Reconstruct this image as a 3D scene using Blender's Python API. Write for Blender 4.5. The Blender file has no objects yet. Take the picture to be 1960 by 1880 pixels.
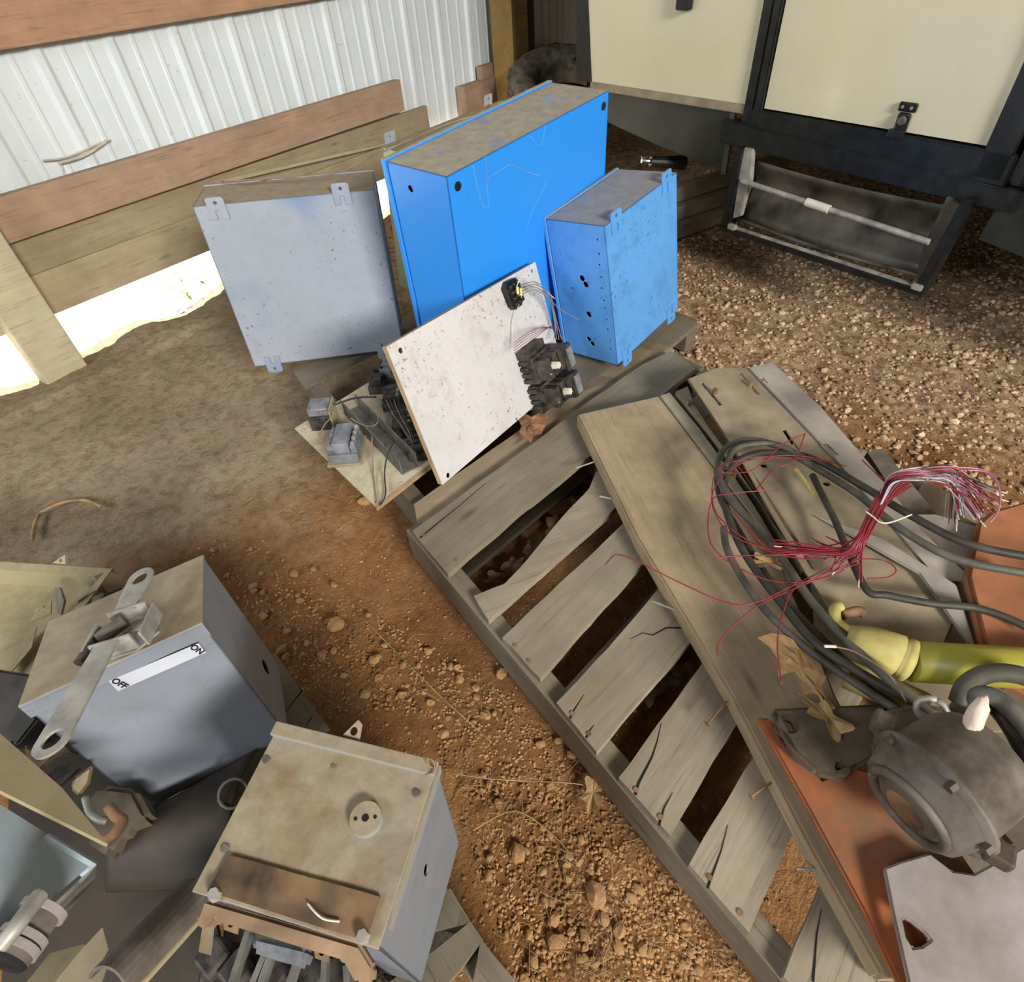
import bpy, bmesh, math, random
from mathutils import Vector, Matrix, noise
random.seed(7)
S = bpy.context.scene
COL = S.collection
rad = math.radians
# ------------------------------------------------------------------ camera
FPX, CXP, CYP = 1125.0, 980.0, 940.0
CAMZ = 1.05
_p, _r, _y = rad(44.1), rad(-4.8), rad(50.2)
fwd = Vector((math.sin(_y)*math.cos(_p), math.cos(_y)*math.cos(_p), -math.sin(_p)))
_rt = Vector((math.cos(_y), -math.sin(_y), 0.0)); _up = _rt.cross(fwd)
right = _rt*math.cos(_r) + _up*math.sin(_r); up = -_rt*math.sin(_r) + _up*math.cos(_r)
CAM = Vector((0, 0, CAMZ))
cd = bpy.data.cameras.new('camera'); cam = bpy.data.objects.new('camera', cd); COL.objects.link(cam)
m = Matrix.Identity(4)
for i, v in enumerate((right, up, -fwd)):
    for j in range(3): m[j][i] = v[j]
m.translation = CAM
cam.matrix_world = m
cd.sensor_fit = 'HORIZONTAL'; cd.sensor_width = 36; cd.lens = FPX/1960*36; cd.clip_start = .01
S.camera = cam
# ------------------------------------------------------------------ world, light, exposure
w = bpy.data.worlds.new('world'); S.world = w; w.use_nodes = True
nt = w.node_tree; nt.nodes.clear()
bgn = nt.nodes.new('ShaderNodeBackground'); wo = nt.nodes.new('ShaderNodeOutputWorld')
tc = nt.nodes.new('ShaderNodeTexCoord'); sx = nt.nodes.new('ShaderNodeSeparateXYZ'); cr = nt.nodes.new('ShaderNodeValToRGB')
nt.links.new(tc.outputs['Generated'], sx.inputs[0]); nt.links.new(sx.outputs[2], cr.inputs[0])
cr.color_ramp.elements[0].position = .42; cr.color_ramp.elements[0].color = (.30, .27, .17, 1)
cr.color_ramp.elements[1].position = .62; cr.color_ramp.elements[1].color = (.78, .86, 1.0, 1)
nt.links.new(cr.outputs[0], bgn.inputs[0]); bgn.inputs[1].default_value = .36
nt.links.new(bgn.outputs[0], wo.inputs[0])
def sun(strength, direction, color, angle):
    l = bpy.data.lights.new('sun', 'SUN'); l.energy = strength; l.color = color; l.angle = rad(angle)
    o = bpy.data.objects.new('sun', l); COL.objects.link(o)
    o.rotation_euler = Vector(direction).to_track_quat('-Z', 'Y').to_euler(); return o
sun(14.0, (-.15, -.32, -1), (1, .96, .88), .6)
def area(name, loc, target, size, sizey, energy, color):
    l = bpy.data.lights.new(name, 'AREA'); l.shape = 'RECTANGLE'; l.size = size; l.size_y = sizey; l.energy = energy; l.color = color
    o = bpy.data.objects.new(name, l); COL.objects.link(o); o.location = loc
    o.rotation_euler = (Vector(target)-Vector(loc)).to_track_quat('-Z', 'Y').to_euler(); return o
area('open_bay_daylight', (-1.4, -4.6, 3.0), (1.1, 1.2, .3), 1.7, 1.0, 450, (1.0, .965, .90))
area('wall_fill_light', (-2.4, 1.2, 2.1), (1.2, 2.4, .9), 1.5, 1.0, 62, (.86, .94, 1.0))  # added fill lamp from the left, brightens the steel wall and trailer
S.view_settings.view_transform = 'Standard'; S.view_settings.look = 'None'; S.view_settings.gamma = 1
S.view_settings.exposure = 0.13; S.view_settings.use_curve_mapping = False
# ------------------------------------------------------------------ pixel ray helpers (measuring the photo)
def ray(u, v):
    return (right*((u-CXP)/FPX) - up*((v-CYP)/FPX) + fwd)
def P(u, v, z=0.0):
    d = ray(u, v); return CAM + d*((z-CAMZ)/d.z)
def PY(u, v, y):
    d = ray(u, v); return CAM + d*(y/d.y)
TT = Vector((math.cos(rad(-107)), math.sin(rad(-107)), 0)); TN = Vector((TT.y, -TT.x, 0))   # trailer side: along, outward
TQ = Vector((2.24, .70, 0))
def PT(u, v, off=0.0):
    d = ray(u, v); k = ((TQ+TN*off)-CAM).dot(TN)/d.dot(TN); return CAM + d*k
def onplane(u, v, o, n):
    d = ray(u, v); return CAM + d*((o-CAM).dot(n)/d.dot(n))
# ------------------------------------------------------------------ materials
MATS = {}
def newmat(name):
    m = bpy.data.materials.new(name); m.use_nodes = True; nt = m.node_tree; nt.nodes.clear()
    out = nt.nodes.new('ShaderNodeOutputMaterial'); b = nt.nodes.new('ShaderNodeBsdfPrincipled')
    nt.links.new(b.outputs[0], out.inputs[0]); MATS[name] = m; return m, nt, b
def N(nt, t, **k):
    n = nt.nodes.new(t)
    for a, v in k.items():
        if a.startswith('i_'):
            n.inputs[int(a[2:]) if a[2:].isdigit() else a[2:].replace('_', ' ')].default_value = v
        else: setattr(n, a, v)
    return n
def L(nt, a, b): nt.links.new(a, b)
def coords(nt, scale=(1, 1, 1), rnd=True):
    tc = N(nt, 'ShaderNodeTexCoord'); mp = N(nt, 'ShaderNodeMapping'); mp.inputs['Scale'].default_value = scale
    L(nt, tc.outputs['Object'], mp.inputs[0])
    if rnd:
        oi = N(nt, 'ShaderNodeObjectInfo'); ml = N(nt, 'ShaderNodeMath', operation='MULTIPLY'); ml.inputs[1].default_value = 37.0
        L(nt, oi.outputs['Random'], ml.inputs[0]); cx = N(nt, 'ShaderNodeCombineXYZ')
        for i in range(3): L(nt, ml.outputs[0], cx.inputs[i])
        L(nt, cx.outputs[0], mp.inputs['Location'])
    return mp.outputs[0]
def noise_tex(nt, co, scale, detail=4, rough=.55, dist=0.0):
    n = N(nt, 'ShaderNodeTexNoise'); n.inputs['Scale'].default_value = scale; n.inputs['Detail'].default_value = detail
    n.inputs['Roughness'].default_value = rough; n.inputs['Distortion'].default_value = dist
    L(nt, co, n.inputs['Vector']); return n.outputs[0]
def ramp(nt, fac, stops):
    r = N(nt, 'ShaderNodeValToRGB'); e = r.color_ramp.elements
    while len(e) < len(stops): e.new(.5)
    for i, (p, c) in enumerate(stops):
        e[i].position = p; e[i].color = (c[0], c[1], c[2], 1) if not isinstance(c, (int, float)) else (c, c, c, 1)
    L(nt, fac, r.inputs[0]); return r.outputs[0]
def mix(nt, fac, a, b, mode='MIX'):
    n = N(nt, 'ShaderNodeMix', data_type='RGBA', blend_type=mode)
    for s, i in ((fac, 0), (a, 6), (b, 7)):
        if isinstance(s, (int, float)): n.inputs[i].default_value = s
        elif isinstance(s, tuple): n.inputs[i].default_value = (*s, 1)
        else: L(nt, s, n.inputs[i])
    return n.outputs[2]
def mathn(nt, op, a, b):
    n = N(nt, 'ShaderNodeMath', operation=op, use_clamp=True)
    for i, s in enumerate((a, b)):
        if isinstance(s, (int, float)): n.inputs[i].default_value = s
        else: L(nt, s, n.inputs[i])
    return n.outputs[0]
def bump(nt, b, h, strength=.3, dist=.002):
    n = N(nt, 'ShaderNodeBump'); n.inputs['Strength'].default_value = strength; n.inputs['Distance'].default_value = dist
    L(nt, h, n.inputs['Height']); L(nt, n.outputs[0], b.inputs['Normal'])
def simple(name, c, rough=.6, metal=0.0, var=.15, scale=25, bmp=0.0, spec=None):
    m, nt, b = newmat(name); co = coords(nt)
    f = noise_tex(nt, co, scale)
    lo = tuple(x*(1-var*1.6) for x in c); hi = tuple(min(1, x*(1+var)) for x in c)
    L(nt, ramp(nt, f, [(.3, lo), (.7, hi)]), b.inputs['Base Color'])
    b.inputs['Roughness'].default_value = rough; b.inputs['Metallic'].default_value = metal
    if spec is not None: b.inputs['Specular IOR Level'].default_value = spec
    if bmp: bump(nt, b, f, bmp)
    return m
def paint(name, c, rough=.38, dust=(.40, .33, .24), dustamt=.9, chips=(.12, .06, .035), chipamt=.5, tint=None, grime=.25, stain=0, blot=None):
    """dusty painted steel: dust lies on faces turned up, rust chips, scuffs"""
    m, nt, b = newmat(name); co = coords(nt)
    base = mix(nt, ramp(nt, noise_tex(nt, co, 5, 3), [(.35, 0.0), (.7, grime)]), c, tuple(x*.62 for x in c))
    if tint: base = mix(nt, ramp(nt, noise_tex(nt, co, 3.2, 2), [(.55, 0.0), (.72, .75)]), base, tint)
    if blot: base = mix(nt, mathn(nt, 'MULTIPLY', ramp(nt, noise_tex(nt, co, blot[2], 7, .72, .3), [(.5, 0.0), (.66, 1.0)]), blot[1]), base, blot[0])
    chipf = ramp(nt, noise_tex(nt, co, 85, 5, .7), [(.66-.05*chipamt, 0.0), (.70-.05*chipamt, 1.0)])
    chip2 = ramp(nt, noise_tex(nt, co, 6, 2), [(.45, 0.0), (.6, 1.0)])
    base = mix(nt, mathn(nt, 'MULTIPLY', mathn(nt, 'MULTIPLY', chipf, chip2), .8), base, chips)
    g = N(nt, 'ShaderNodeNewGeometry'); sp = N(nt, 'ShaderNodeSeparateXYZ'); L(nt, g.outputs['Normal'], sp.inputs[0])
    upf = ramp(nt, sp.outputs[2], [(.45, 0.0), (.85, 1.0)])
    dn = ramp(nt, noise_tex(nt, co, 9, 5, .6), [(.25, .6), (.42, 1.0)])
    df = mathn(nt, 'MULTIPLY', mathn(nt, 'MULTIPLY', upf, dn), dustamt)
    dcol = ramp(nt, noise_tex(nt, co, 40, 4, .7), [(.3, tuple(x*.78 for x in dust)), (.7, tuple(min(1, x*1.12) for x in dust))])
    if stain: dcol = mix(nt, mathn(nt, 'MULTIPLY', ramp(nt, noise_tex(nt, co, 13, 6, .7, .5), [(.46, 0.0), (.66, 1.0)]), stain), dcol, (.20, .125, .06))
    L(nt, mix(nt, df, base, dcol), b.inputs['Base Color'])
    L(nt, mathn(nt, 'ADD', mathn(nt, 'MULTIPLY', df, .5), rough), b.inputs['Roughness'])
    bump(nt, b, noise_tex(nt, co, 120, 2), .05, .001)
    return m
def wood(name, c1, c2, knots=True, scale=1.0, crack=.5, rough=.8, green=None):
    m, nt, b = newmat(name)
    co = coords(nt, (1.6*scale, 26*scale, 26*scale))
    g1 = noise_tex(nt, co, 2.2, 6, .6, .6)
    co2 = coords(nt, (3*scale, 90*scale, 60*scale)); g2 = noise_tex(nt, co2, 2.5, 4, .7)
    co3 = coords(nt, (4, 4, 4)); g3 = noise_tex(nt, co3, 2.2, 3)
    col = ramp(nt, g1, [(.2, tuple(.5*(x+y) for x, y in zip(c1, c2))), (.5, c1), (.8, tuple(min(1, x*1.15) for x in c1))])
    col = mix(nt, mathn(nt, 'MULTIPLY', ramp(nt, g2, [(.32, 1.0), (.44, 0.0)]), .5), col, tuple(x*.45 for x in c2))
    col = mix(nt, ramp(nt, g3, [(.35, 0.0), (.75, .5)]), col, tuple(x*.7 for x in c2))
    if green: col = mix(nt, ramp(nt, noise_tex(nt, co3, 5, 4), [(.5, 0.0), (.7, .45)]), col, green)
    if knots:
        v = N(nt, 'ShaderNodeTexVoronoi'); v.inputs['Scale'].default_value = 1.0
        cok = coords(nt, (3.0, 11, 11)); L(nt, cok, v.inputs['Vector'])
        col = mix(nt, ramp(nt, v.outputs['Distance'], [(.0, .75), (.11, 0.0)]), col, tuple(x*.35 for x in c2))
    oi = N(nt, 'ShaderNodeObjectInfo'); hs = N(nt, 'ShaderNodeHueSaturation')
    mr = N(nt, 'ShaderNodeMapRange'); mr.inputs[3].default_value = .82; mr.inputs[4].default_value = 1.16
    L(nt, oi.outputs['Random'], mr.inputs[0]); L(nt, mr.outputs[0], hs.inputs['Value']); L(nt, col, hs.inputs['Color'])
    L(nt, hs.outputs[0], b.inputs['Base Color']); b.inputs['Roughness'].default_value = rough
    b.inputs['Specular IOR Level'].default_value = .25
    bump(nt, b, mathn(nt, 'ADD', mathn(nt, 'MULTIPLY', g1, .5), mathn(nt, 'MULTIPLY', g2, .5)), .35, .002)
    return m
M = {}
M['pallet'] = wood('weathered_pallet_wood', (.36, .30, .215), (.23, .18, .125))
M['palletdark'] = wood('grey_pallet_wood', (.235, .20, .14), (.15, .12, .085))
M['plank'] = wood('old_plank_wood', (.40, .305, .19), (.28, .20, .12), green=(.21, .185, .09))
M['girt'] = wood('framing_lumber_red', (.41, .24, .15), (.29, .16, .095), scale=.8)
M['skirt'] = wood('skirt_board_wood', (.42, .335, .215), (.32, .25, .155), scale=.8)
M['skirtred'] = wood('skirt_board_reddish', (.46, .31, .215), (.34, .22, .15), scale=.8)
M['post'] = wood('post_wood', (.50, .43, .29), (.40, .33, .21), knots=False)
M['postyellow'] = wood('corner_post_wood', (.40, .26, .09), (.24, .15, .055), knots=False)
M['darkwood'] = wood('dark_frame_wood', (.16, .085, .05), (.10, .05, .03))
M['blue'] = paint('bright_blue_paint', (.028, .29, .90), .27, (.37, .335, .27), 1.0, (.04, .16, .5), .1, grime=.05)
M['blueside'] = M['blue']
M['blue2'] = paint('worn_blue_paint', (.115, .37, .82), .42, (.33, .29, .235), .9, (.02, .02, .03), .9, grime=.3, blot=((.05, .17, .42), .35, 18))
M['greyblue'] = paint('grey_blue_paint', (.37, .405, .465), .42, (.34, .27, .175), .95, (.07, .06, .05), .8, (.12, .22, .42), .2, blot=((.24, .26, .29), .25, 26))
M['greyenc'] = paint('grey_enclosure_paint', (.22, .245, .285), .45, (.37, .30, .20), 1.0, (.14, .09, .05), .6, blot=((.14, .14, .145), .3, 12))
M['beige'] = paint('dusty_beige_paint', (.30, .30, .29), .5, (.33, .27, .18), 1.0, (.16, .085, .04), .9, stain=.75)
M['yellowgrey'] = paint('yellowed_beige_paint', (.40, .34, .20), .5, (.40, .33, .19), .8, (.2, .13, .06), .7)
M['green'] = paint('pale_green_paint', (.42, .50, .30), .45, (.24, .20, .12), .9)
M['white'] = paint('white_panel_paint', (.66, .65, .67), .4, (.42, .36, .27), .35, (.24, .11, .05), 1.5, grime=.25, blot=((.46, .38, .29), .40, 22))
M['whitedust'] = paint('dusty_white_panel_paint', (.66, .60, .44), .5, (.60, .52, .35), .7, (.18, .1, .04), 1.4, blot=((.34, .26, .15), .5, 20), stain=.6)
M['brownedge'] = simple('tan_panel_edge', (.42, .27, .13), .7)
M['black'] = simple('black_plastic', (.018, .017, .016), .4, 0, .5)
M['brownblack'] = simple('dusty_black_plastic', (.055, .045, .038), .55, 0, .6, 60, .2)
M['greyplastic'] = simple('grey_plastic', (.21, .22, .235), .55, 0, .3, 40)
M['duct'] = simple('grey_wire_duct_plastic', (.15, .145, .125), .6, 0, .3, 40)
M['hole'] = simple('dark_hole', (.006, .005, .005), .9)
M['steel'] = simple('galvanized_steel', (.37, .355, .32), .5, .25, .25, 30)
M['rust'] = simple('rusty_steel', (.23, .125, .06), .85, 0, .5, 18, .5)
M['tanrust'] = simple('tan_rusted_moulding', (.30, .20, .115), .85, 0, .35, 16, .4)
M['rusty2'] = simple('brown_rusted_plate', (.205, .125, .062), .85, 0, .55, 14, .5)
M['trailer'] = simple('cream_trailer_siding', (.74, .675, .48), .14, 0, .03, 3)
M['trim'] = simple('black_trailer_trim', (.012, .013, .014), .35, 0, .4)
M['skirtblk'] = simple('dull_black_underbelly', (.024, .027, .022), .4, 0, .5, 6)
M['stepgrey'] = simple('dirty_dark_step_metal', (.105, .092, .072), .5, .2, .5, 9, .2)
M['stepedge'] = simple('worn_pale_edge', (.40, .38, .34), .5, .2, .3)
M['chrome'] = simple('chrome', (.7, .7, .7), .18, 1.0, .05)
M['rubber'] = simple('tire_rubber', (.17, .14, .10), .85, 0, .45, 20, .3)
M['cable'] = simple('black_cable_jacket', (.045, .039, .029), .6, 0, .4)
M['cablegrey'] = simple('dusty_grey_cable_jacket', (.088, .080, .062), .6, 0, .35)
M['red'] = simple('red_wire_insulation', (.25, .022, .034), .4, 0, .25)
M['pink'] = simple('pink_sheen_wire', (.55, .20, .30), .35, 0, .2)  # pale pink stands in for sheen on the red wires
M['copper'] = simple('dull_copper_wire', (.30, .185, .12), .5, .0, .2)
M['whitewire'] = simple('white_wire', (.72, .68, .58), .5, 0, .1)
M['greywire'] = simple('grey_wire', (.23, .225, .21), .5, 0, .2)
def grimy(name, c, g, sc, lo=.45, hi=.62):
    m, nt, b = newmat(name); co = coords(nt); f = noise_tex(nt, co, sc, 5, .65)
    col = mix(nt, ramp(nt, noise_tex(nt, co, 30, 4), [(.3, .35), (.7, 0.0)]), mix(nt, ramp(nt, f, [(lo, 0.0), (hi, .9)]), c, g), tuple(x*.5 for x in g))
    L(nt, col, b.inputs['Base Color']); b.inputs['Roughness'].default_value = .65; bump(nt, b, f, .15); return m
M['orange'] = grimy('orange_paint_brown_grime', (.42, .115, .035), (.19, .115, .065), 4.5, .52, .68)
M['orange2'] = simple('faded_orange_paint', (.30, .115, .05), .7, 0, .4, 6, .2)
M['tanmetal'] = simple('tan_dusty_metal', (.33, .265, .175), .6, 0, .25, 12, .15)
M['greytan'] = simple('grey_tan_metal', (.37, .33, .28), .55, 0, .25, 9, .15)
M['greyplate'] = grimy('grey_streaked_plate', (.37, .33, .32), (.24, .18, .14), 6, .5, .75)
M['iron'] = grimy('dusty_brown_casting', (.15, .12, .08), (.06, .042, .026), 9, .42, .62)
M['irongrey'] = grimy('weathered_grey_casting', (.185, .16, .13), (.06, .044, .03), 9, .42, .6)
M['yellow'] = simple('yellow_tube_paint', (.37, .335, .045), .42, 0, .12, 6)
M['yellowdust'] = simple('dusty_yellow_casting', (.50, .42, .14), .7, 0, .3, 14, .3)
M['leaf'] = simple('dry_brown_leaf', (.33, .17, .075), .8, 0, .35, 30, .2)
M['leafpale'] = simple('pale_tan_leaf', (.45, .29, .13), .8, 0, .3, 30, .2)
M['stone'] = simple('orange_brown_stone', (.44, .255, .11), .9, 0, .35, 12, .4)
M['cocoon'] = simple('pale_pink_stone', (.78, .62, .50), .5, 0, .2, 16, .4)
M['straw'] = simple('dry_straw', (.42, .29, .14), .8, 0, .3)
M['weed'] = simple('green_weed', (.30, .42, .05), .6, 0, .3)
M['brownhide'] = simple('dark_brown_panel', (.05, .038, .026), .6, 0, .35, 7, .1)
M['bluegrey2'] = paint('light_blue_grey_paint', (.33, .41, .47), .45, (.36, .42, .46), .4, (.2, .2, .2), .6)
M['sticker'] = simple('white_sticker', (.50, .52, .58), .5, 0, .06, 12)
M['ink'] = simple('black_ink', (.015, .013, .018), .6)
M['web'] = simple('dusty_cobweb', (.55, .5, .42), .9, 0, .2)
M['yellowfuse'] = simple('yellow_relay', (.75, .70, .25), .4)
def metalwall():
    m, nt, b = newmat('white_corrugated_steel'); co = coords(nt, rnd=False)
    f = noise_tex(nt, co, 2.5, 4); f2 = noise_tex(nt, co, 70, 3)
    c = ramp(nt, f, [(.3, (.68, .735, .77)), (.7, (.78, .835, .87))])
    c = mix(nt, ramp(nt, f2, [(.68, 0.0), (.74, .5)]), c, (.3, .27, .22))
    L(nt, c, b.inputs['Base Color']); b.inputs['Roughness'].default_value = .45; return m
M['wall'] = metalwall()
def dirtmat():
    m, nt, b = newmat('orange_clay_dirt')
    tc = N(nt, 'ShaderNodeTexCoord'); co = tc.outputs['Object']
    f = noise_tex(nt, co, 3.2, 6, .62); f2 = noise_tex(nt, co, 34, 6, .7); f3 = noise_tex(nt, co, 150, 4, .7)
    clay = ramp(nt, f, [(.30, (.20, .098, .042)), (.5, (.31, .155, .062)), (.72, (.40, .215, .092))])
    grey = ramp(nt, f, [(.3, (.30, .23, .145)), (.7, (.44, .36, .245))])
    sp = N(nt, 'ShaderNodeSeparateXYZ'); L(nt, co, sp.inputs[0])
    # greyer dusty soil towards the wall (y), also lightened to paint in bounced light
    a = mathn(nt, 'ADD', mathn(nt, 'MULTIPLY', sp.outputs[1], .52), mathn(nt, 'MULTIPLY', f, .5))
    gm = ramp(nt, a, [(.78, 0.0), (1.12, .95)])
    col = mix(nt, gm, clay, grey)
    gx = mathn(nt, 'ADD', mathn(nt, 'MULTIPLY', sp.outputs[0], .38), mathn(nt, 'MULTIPLY', f, .35))
    gv = ramp(nt, gx, [(.72, 0.0), (.86, 1.0)])
    grav = ramp(nt, f2, [(.3, (.24, .14, .075)), (.5, (.46, .31, .18)), (.72, (.66, .50, .33))])
    col = mix(nt, gv, col, grav)
    col = mix(nt, ramp(nt, f2, [(.35, .5), (.55, 0.0)]), col, (.10, .052, .024))
    col = mix(nt, ramp(nt, f3, [(.55, 0.0), (.75, .35)]), col, (.48, .31, .17))
    L(nt, col, b.inputs['Base Color']); b.inputs['Roughness'].default_value = .95; b.inputs['Specular IOR Level'].default_value = .1
    bump(nt, b, mathn(nt, 'ADD', mathn(nt, 'MULTIPLY', f2, .6), mathn(nt, 'MULTIPLY', f3, .4)), .9, .012)
    return m
M['dirt'] = dirtmat()
M['outside'] = simple('overexposed_ground_outside', (.88, .86, .72), .9, 0, .1, 3)  # near-white colour stands in for overexposed sunlight on the ground
# ------------------------------------------------------------------ mesh helpers
WM = {}
def link(o, parent=None, wm=None):
    COL.objects.link(o)
    wm = wm if wm is not None else (WM[parent.name] if parent else Matrix.Identity(4))
    WM[o.name] = wm
    if parent: o.parent = parent; o.matrix_basis = WM[parent.name].inverted() @ wm
    else: o.matrix_basis = wm
    return o
def thing(name, label, cat, wm=None, group=None):
    o = bpy.data.objects.new(name, None); o.empty_display_size = .05
    link(o, None, wm if wm is not None else Matrix.Identity(4)); o['label'] = label; o['category'] = cat
    if group: o['group'] = group
    return o
def obj(name, bm, mat, parent=None, wm=None, smooth=False, label=None, mats=None):
    bmesh.ops.recalc_face_normals(bm, faces=bm.faces)
    me = bpy.data.meshes.new(name); bm.to_mesh(me); bm.free()
    me.materials.append(M[mat])
    for x in (mats or []): me.materials.append(M[x])
    if smooth:
        for p in me.polygons: p.use_smooth = True
    o = bpy.data.objects.new(name, me); link(o, parent, wm)
    if label: o['label'] = label
    return o
def tag(o, label=None, cat=None, group=None, kind=None):
    if label: o['label'] = label
    if cat: o['category'] = cat
    if group: o['group'] = group
    if kind: o['kind'] = kind
    return o
def frame(o, x, z=None):
    """matrix with origin o, local x along x, local z near z"""
    x = Vector(x).normalized(); z = Vector(z if z is not None else (0, 0, 1))
    y = z.cross(x).normalized(); z = x.cross(y)
    mm = Matrix.Identity(4)
    for i, v in enumerate((x, y, z)):
        for j in range(3): mm[j][i] = v[j]
    mm.translation = Vector(o); return mm
def BM(): return bmesh.new()
def box(bm, c, s, mt=None, bev=0.0, mi=0):
    mat = Matrix.Translation(c) @ Matrix.Diagonal((s[0], s[1], s[2], 1))
    if mt is not None: mat = mt @ mat
    r = bmesh.ops.create_cube(bm, size=1, matrix=mat); vs = r['verts']
    fs = list({f for v in vs for f in v.link_faces})
    for f in fs: f.material_index = mi
    if bev:
        es = list({e for v in vs for e in v.link_edges})
        rr = bmesh.ops.bevel(bm, geom=es, offset=bev, segments=2, affect='EDGES', profile=.5)
        for f in rr['faces']: f.material_index = mi
    return bm
def cyl(bm, p0, p1, r0, r1=None, seg=20, mi=0, cap=True):
    p0 = Vector(p0); p1 = Vector(p1); r1 = r0 if r1 is None else r1; d = p1-p0
    q = d.to_track_quat('Z', 'Y').to_matrix().to_4x4()
    r = bmesh.ops.create_cone(bm, cap_ends=cap, segments=seg, radius1=r0, radius2=r1, depth=d.length, matrix=Matrix.Translation((p0+p1)/2) @ q)
    for f in {f for v in r['verts'] for f in v.link_faces}: f.material_index = mi
    return bm
def smoothpath(pts, n=6):
    pts = [Vector(p) for p in pts]; out = []
    for i in range(len(pts)-1):
        p0 = pts[max(i-1, 0)]; p1 = pts[i]; p2 = pts[i+1]; p3 = pts[min(i+2, len(pts)-1)]
        for k in range(n):
            t = k/n; out.append(.5*((2*p1)+(-p0+p2)*t+(2*p0-5*p1+4*p2-p3)*t*t+(-p0+3*p1-3*p2+p3)*t**3))
    out.append(pts[-1]); return out
def tube(bm, pts, r, seg=8, smooth=6, rend=None, mi=0):
    pp = smoothpath(pts, smooth) if smooth else [Vector(p) for p in pts]
    rings = []; prev = None; n = len(pp)
    for i, p in enumerate(pp):
        d = (pp[min(i+1, n-1)]-pp[max(i-1, 0)])
        if d.length < 1e-9: d = Vector((0, 0, 1))
        d.normalize()
        a = prev if prev is not None else (Vector((0, 0, 1)) if abs(d.z) < .9 else Vector((1, 0, 0)))
        a = (a-d*a.dot(d)).normalized(); b = d.cross(a); prev = a
        rr = r if rend is None else r+(rend-r)*i/(n-1)
        rings.append([bm.verts.new(p+(a*math.cos(2*math.pi*k/seg)+b*math.sin(2*math.pi*k/seg))*rr) for k in range(seg)])
    for i in range(n-1):
        for k in range(seg):
            f = bm.faces.new((rings[i][k], rings[i][(k+1) % seg], rings[i+1][(k+1) % seg], rings[i+1][k])); f.material_index = mi; f.smooth = True
    for q in (rings[0], rings[-1]):
        try: bm.faces.new(q).material_index = mi
        except Exception: pass
    return bm
def plate(bm, outline, thick, mt=None, holes=(), mi=0):
    """flat outline (2-D points) with true holes, thickness along local -z from z=0"""
    b2 = bmesh.new(); edges = []
    for loop in [outline]+list(holes):
        vs = [b2.verts.new((p[0], p[1], 0)) for p in loop]
        for i in range(len(vs)): edges.append(b2.edges.new((vs[i], vs[(i+1) % len(vs)])))
    if holes:
        bmesh.ops.triangle_fill(b2, use_beauty=True, use_dissolve=False, edges=edges, normal=(0, 0, 1))
    else:
        b2.faces.new(list(b2.verts))
    r = bmesh.ops.extrude_face_region(b2, geom=list(b2.faces))
    bmesh.ops.translate(b2, verts=[v for v in r['geom'] if isinstance(v, bmesh.types.BMVert)], vec=(0, 0, -thick))
    bmesh.ops.recalc_face_normals(b2, faces=b2.faces)
    if mt is not None: bmesh.ops.transform(b2, matrix=mt, verts=b2.verts)
    for f in b2.faces: f.material_index = mi
    me = bpy.data.meshes.new('tmp'); b2.to_mesh(me); b2.free(); bm.from_mesh(me)
    bpy.data.meshes.remove(me); return bm
def circ(x, y, r, n=20, ry=None, ang=0.0):
    ry = r if ry is None else ry; ca, sa = math.cos(ang), math.sin(ang); o = []
    for i in range(n):
        t = 2*math.pi*i/n; a, b = r*math.cos(t), ry*math.sin(t); o.append((x+a*ca-b*sa, y+a*sa+b*ca))
    return o
def rect(x0, y0, x1, y1): return [(x0, y0), (x1, y0), (x1, y1), (x0, y1)]
def polyfr(pts):
    """frame + local 2-D outline for world points roughly in one plane; x along first edge, z up"""
    o = pts[0]; n = Vector((0, 0, 0))
    for i in range(len(pts)):
        a, b = pts[i]-o, pts[(i+1) % len(pts)]-o; n += a.cross(b)
    if n.dot(CAM-o) < 0: n = -n
    fr = frame(o, pts[1]-pts[0], n.normalized()); inv = fr.inverted()
    return fr, [((inv @ p).x, (inv @ p).y) for p in pts]
def slab(name, pts, thick, mat, parent=None, holes=(), bev=0.0, label=None, rag=0.0):
    fr, ol = polyfr(pts)
    if rag:      # uneven weathered outline
        o2 = []
        for i, p in enumerate(ol):
            q = ol[(i+1) % len(ol)]; dx, dy = q[0]-p[0], q[1]-p[1]; ln = math.hypot(dx, dy); k = max(1, int(ln/.02))
            for j in range(k):
                t = j/k; a = rag*(noise.noise(Vector((p[0]+dx*t, p[1]+dy*t, fr.translation.x*9))*14)) if 0 < j else 0
                o2.append((p[0]+dx*t-dy/ln*a, p[1]+dy*t+dx/ln*a))
        ol = o2
    bm = BM(); hl = []
    for h in holes:
        if callable(h): hl.append(h(fr))
        else: hl.append(h)
    plate(bm, ol, thick, None, hl)
    if bev:
        es = [e for e in bm.edges if e.calc_face_angle(0) > .6]
        bmesh.ops.bevel(bm, geom=es, offset=bev, segments=2, affect='EDGES')
    return obj(name, bm, mat, parent, fr, label=label)
def pix_circ(u, v, r, o, n=None):
    """hole around a pixel measured on the slab's own plane"""
    def f(fr):
        nn = fr.to_3x3() @ Vector((0, 0, 1)); p = fr.inverted() @ onplane(u, v, fr.translation, nn)
        return circ(p.x, p.y, r, 16)
    return f
def rbox(o, yaw, tx, ty):
    return Matrix.Translation(o) @ Matrix.Rotation(rad(yaw), 4, 'Z') @ Matrix.Rotation(rad(tx), 4, 'X') @ Matrix.Rotation(rad(ty), 4, 'Y')
T = .0022
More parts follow.
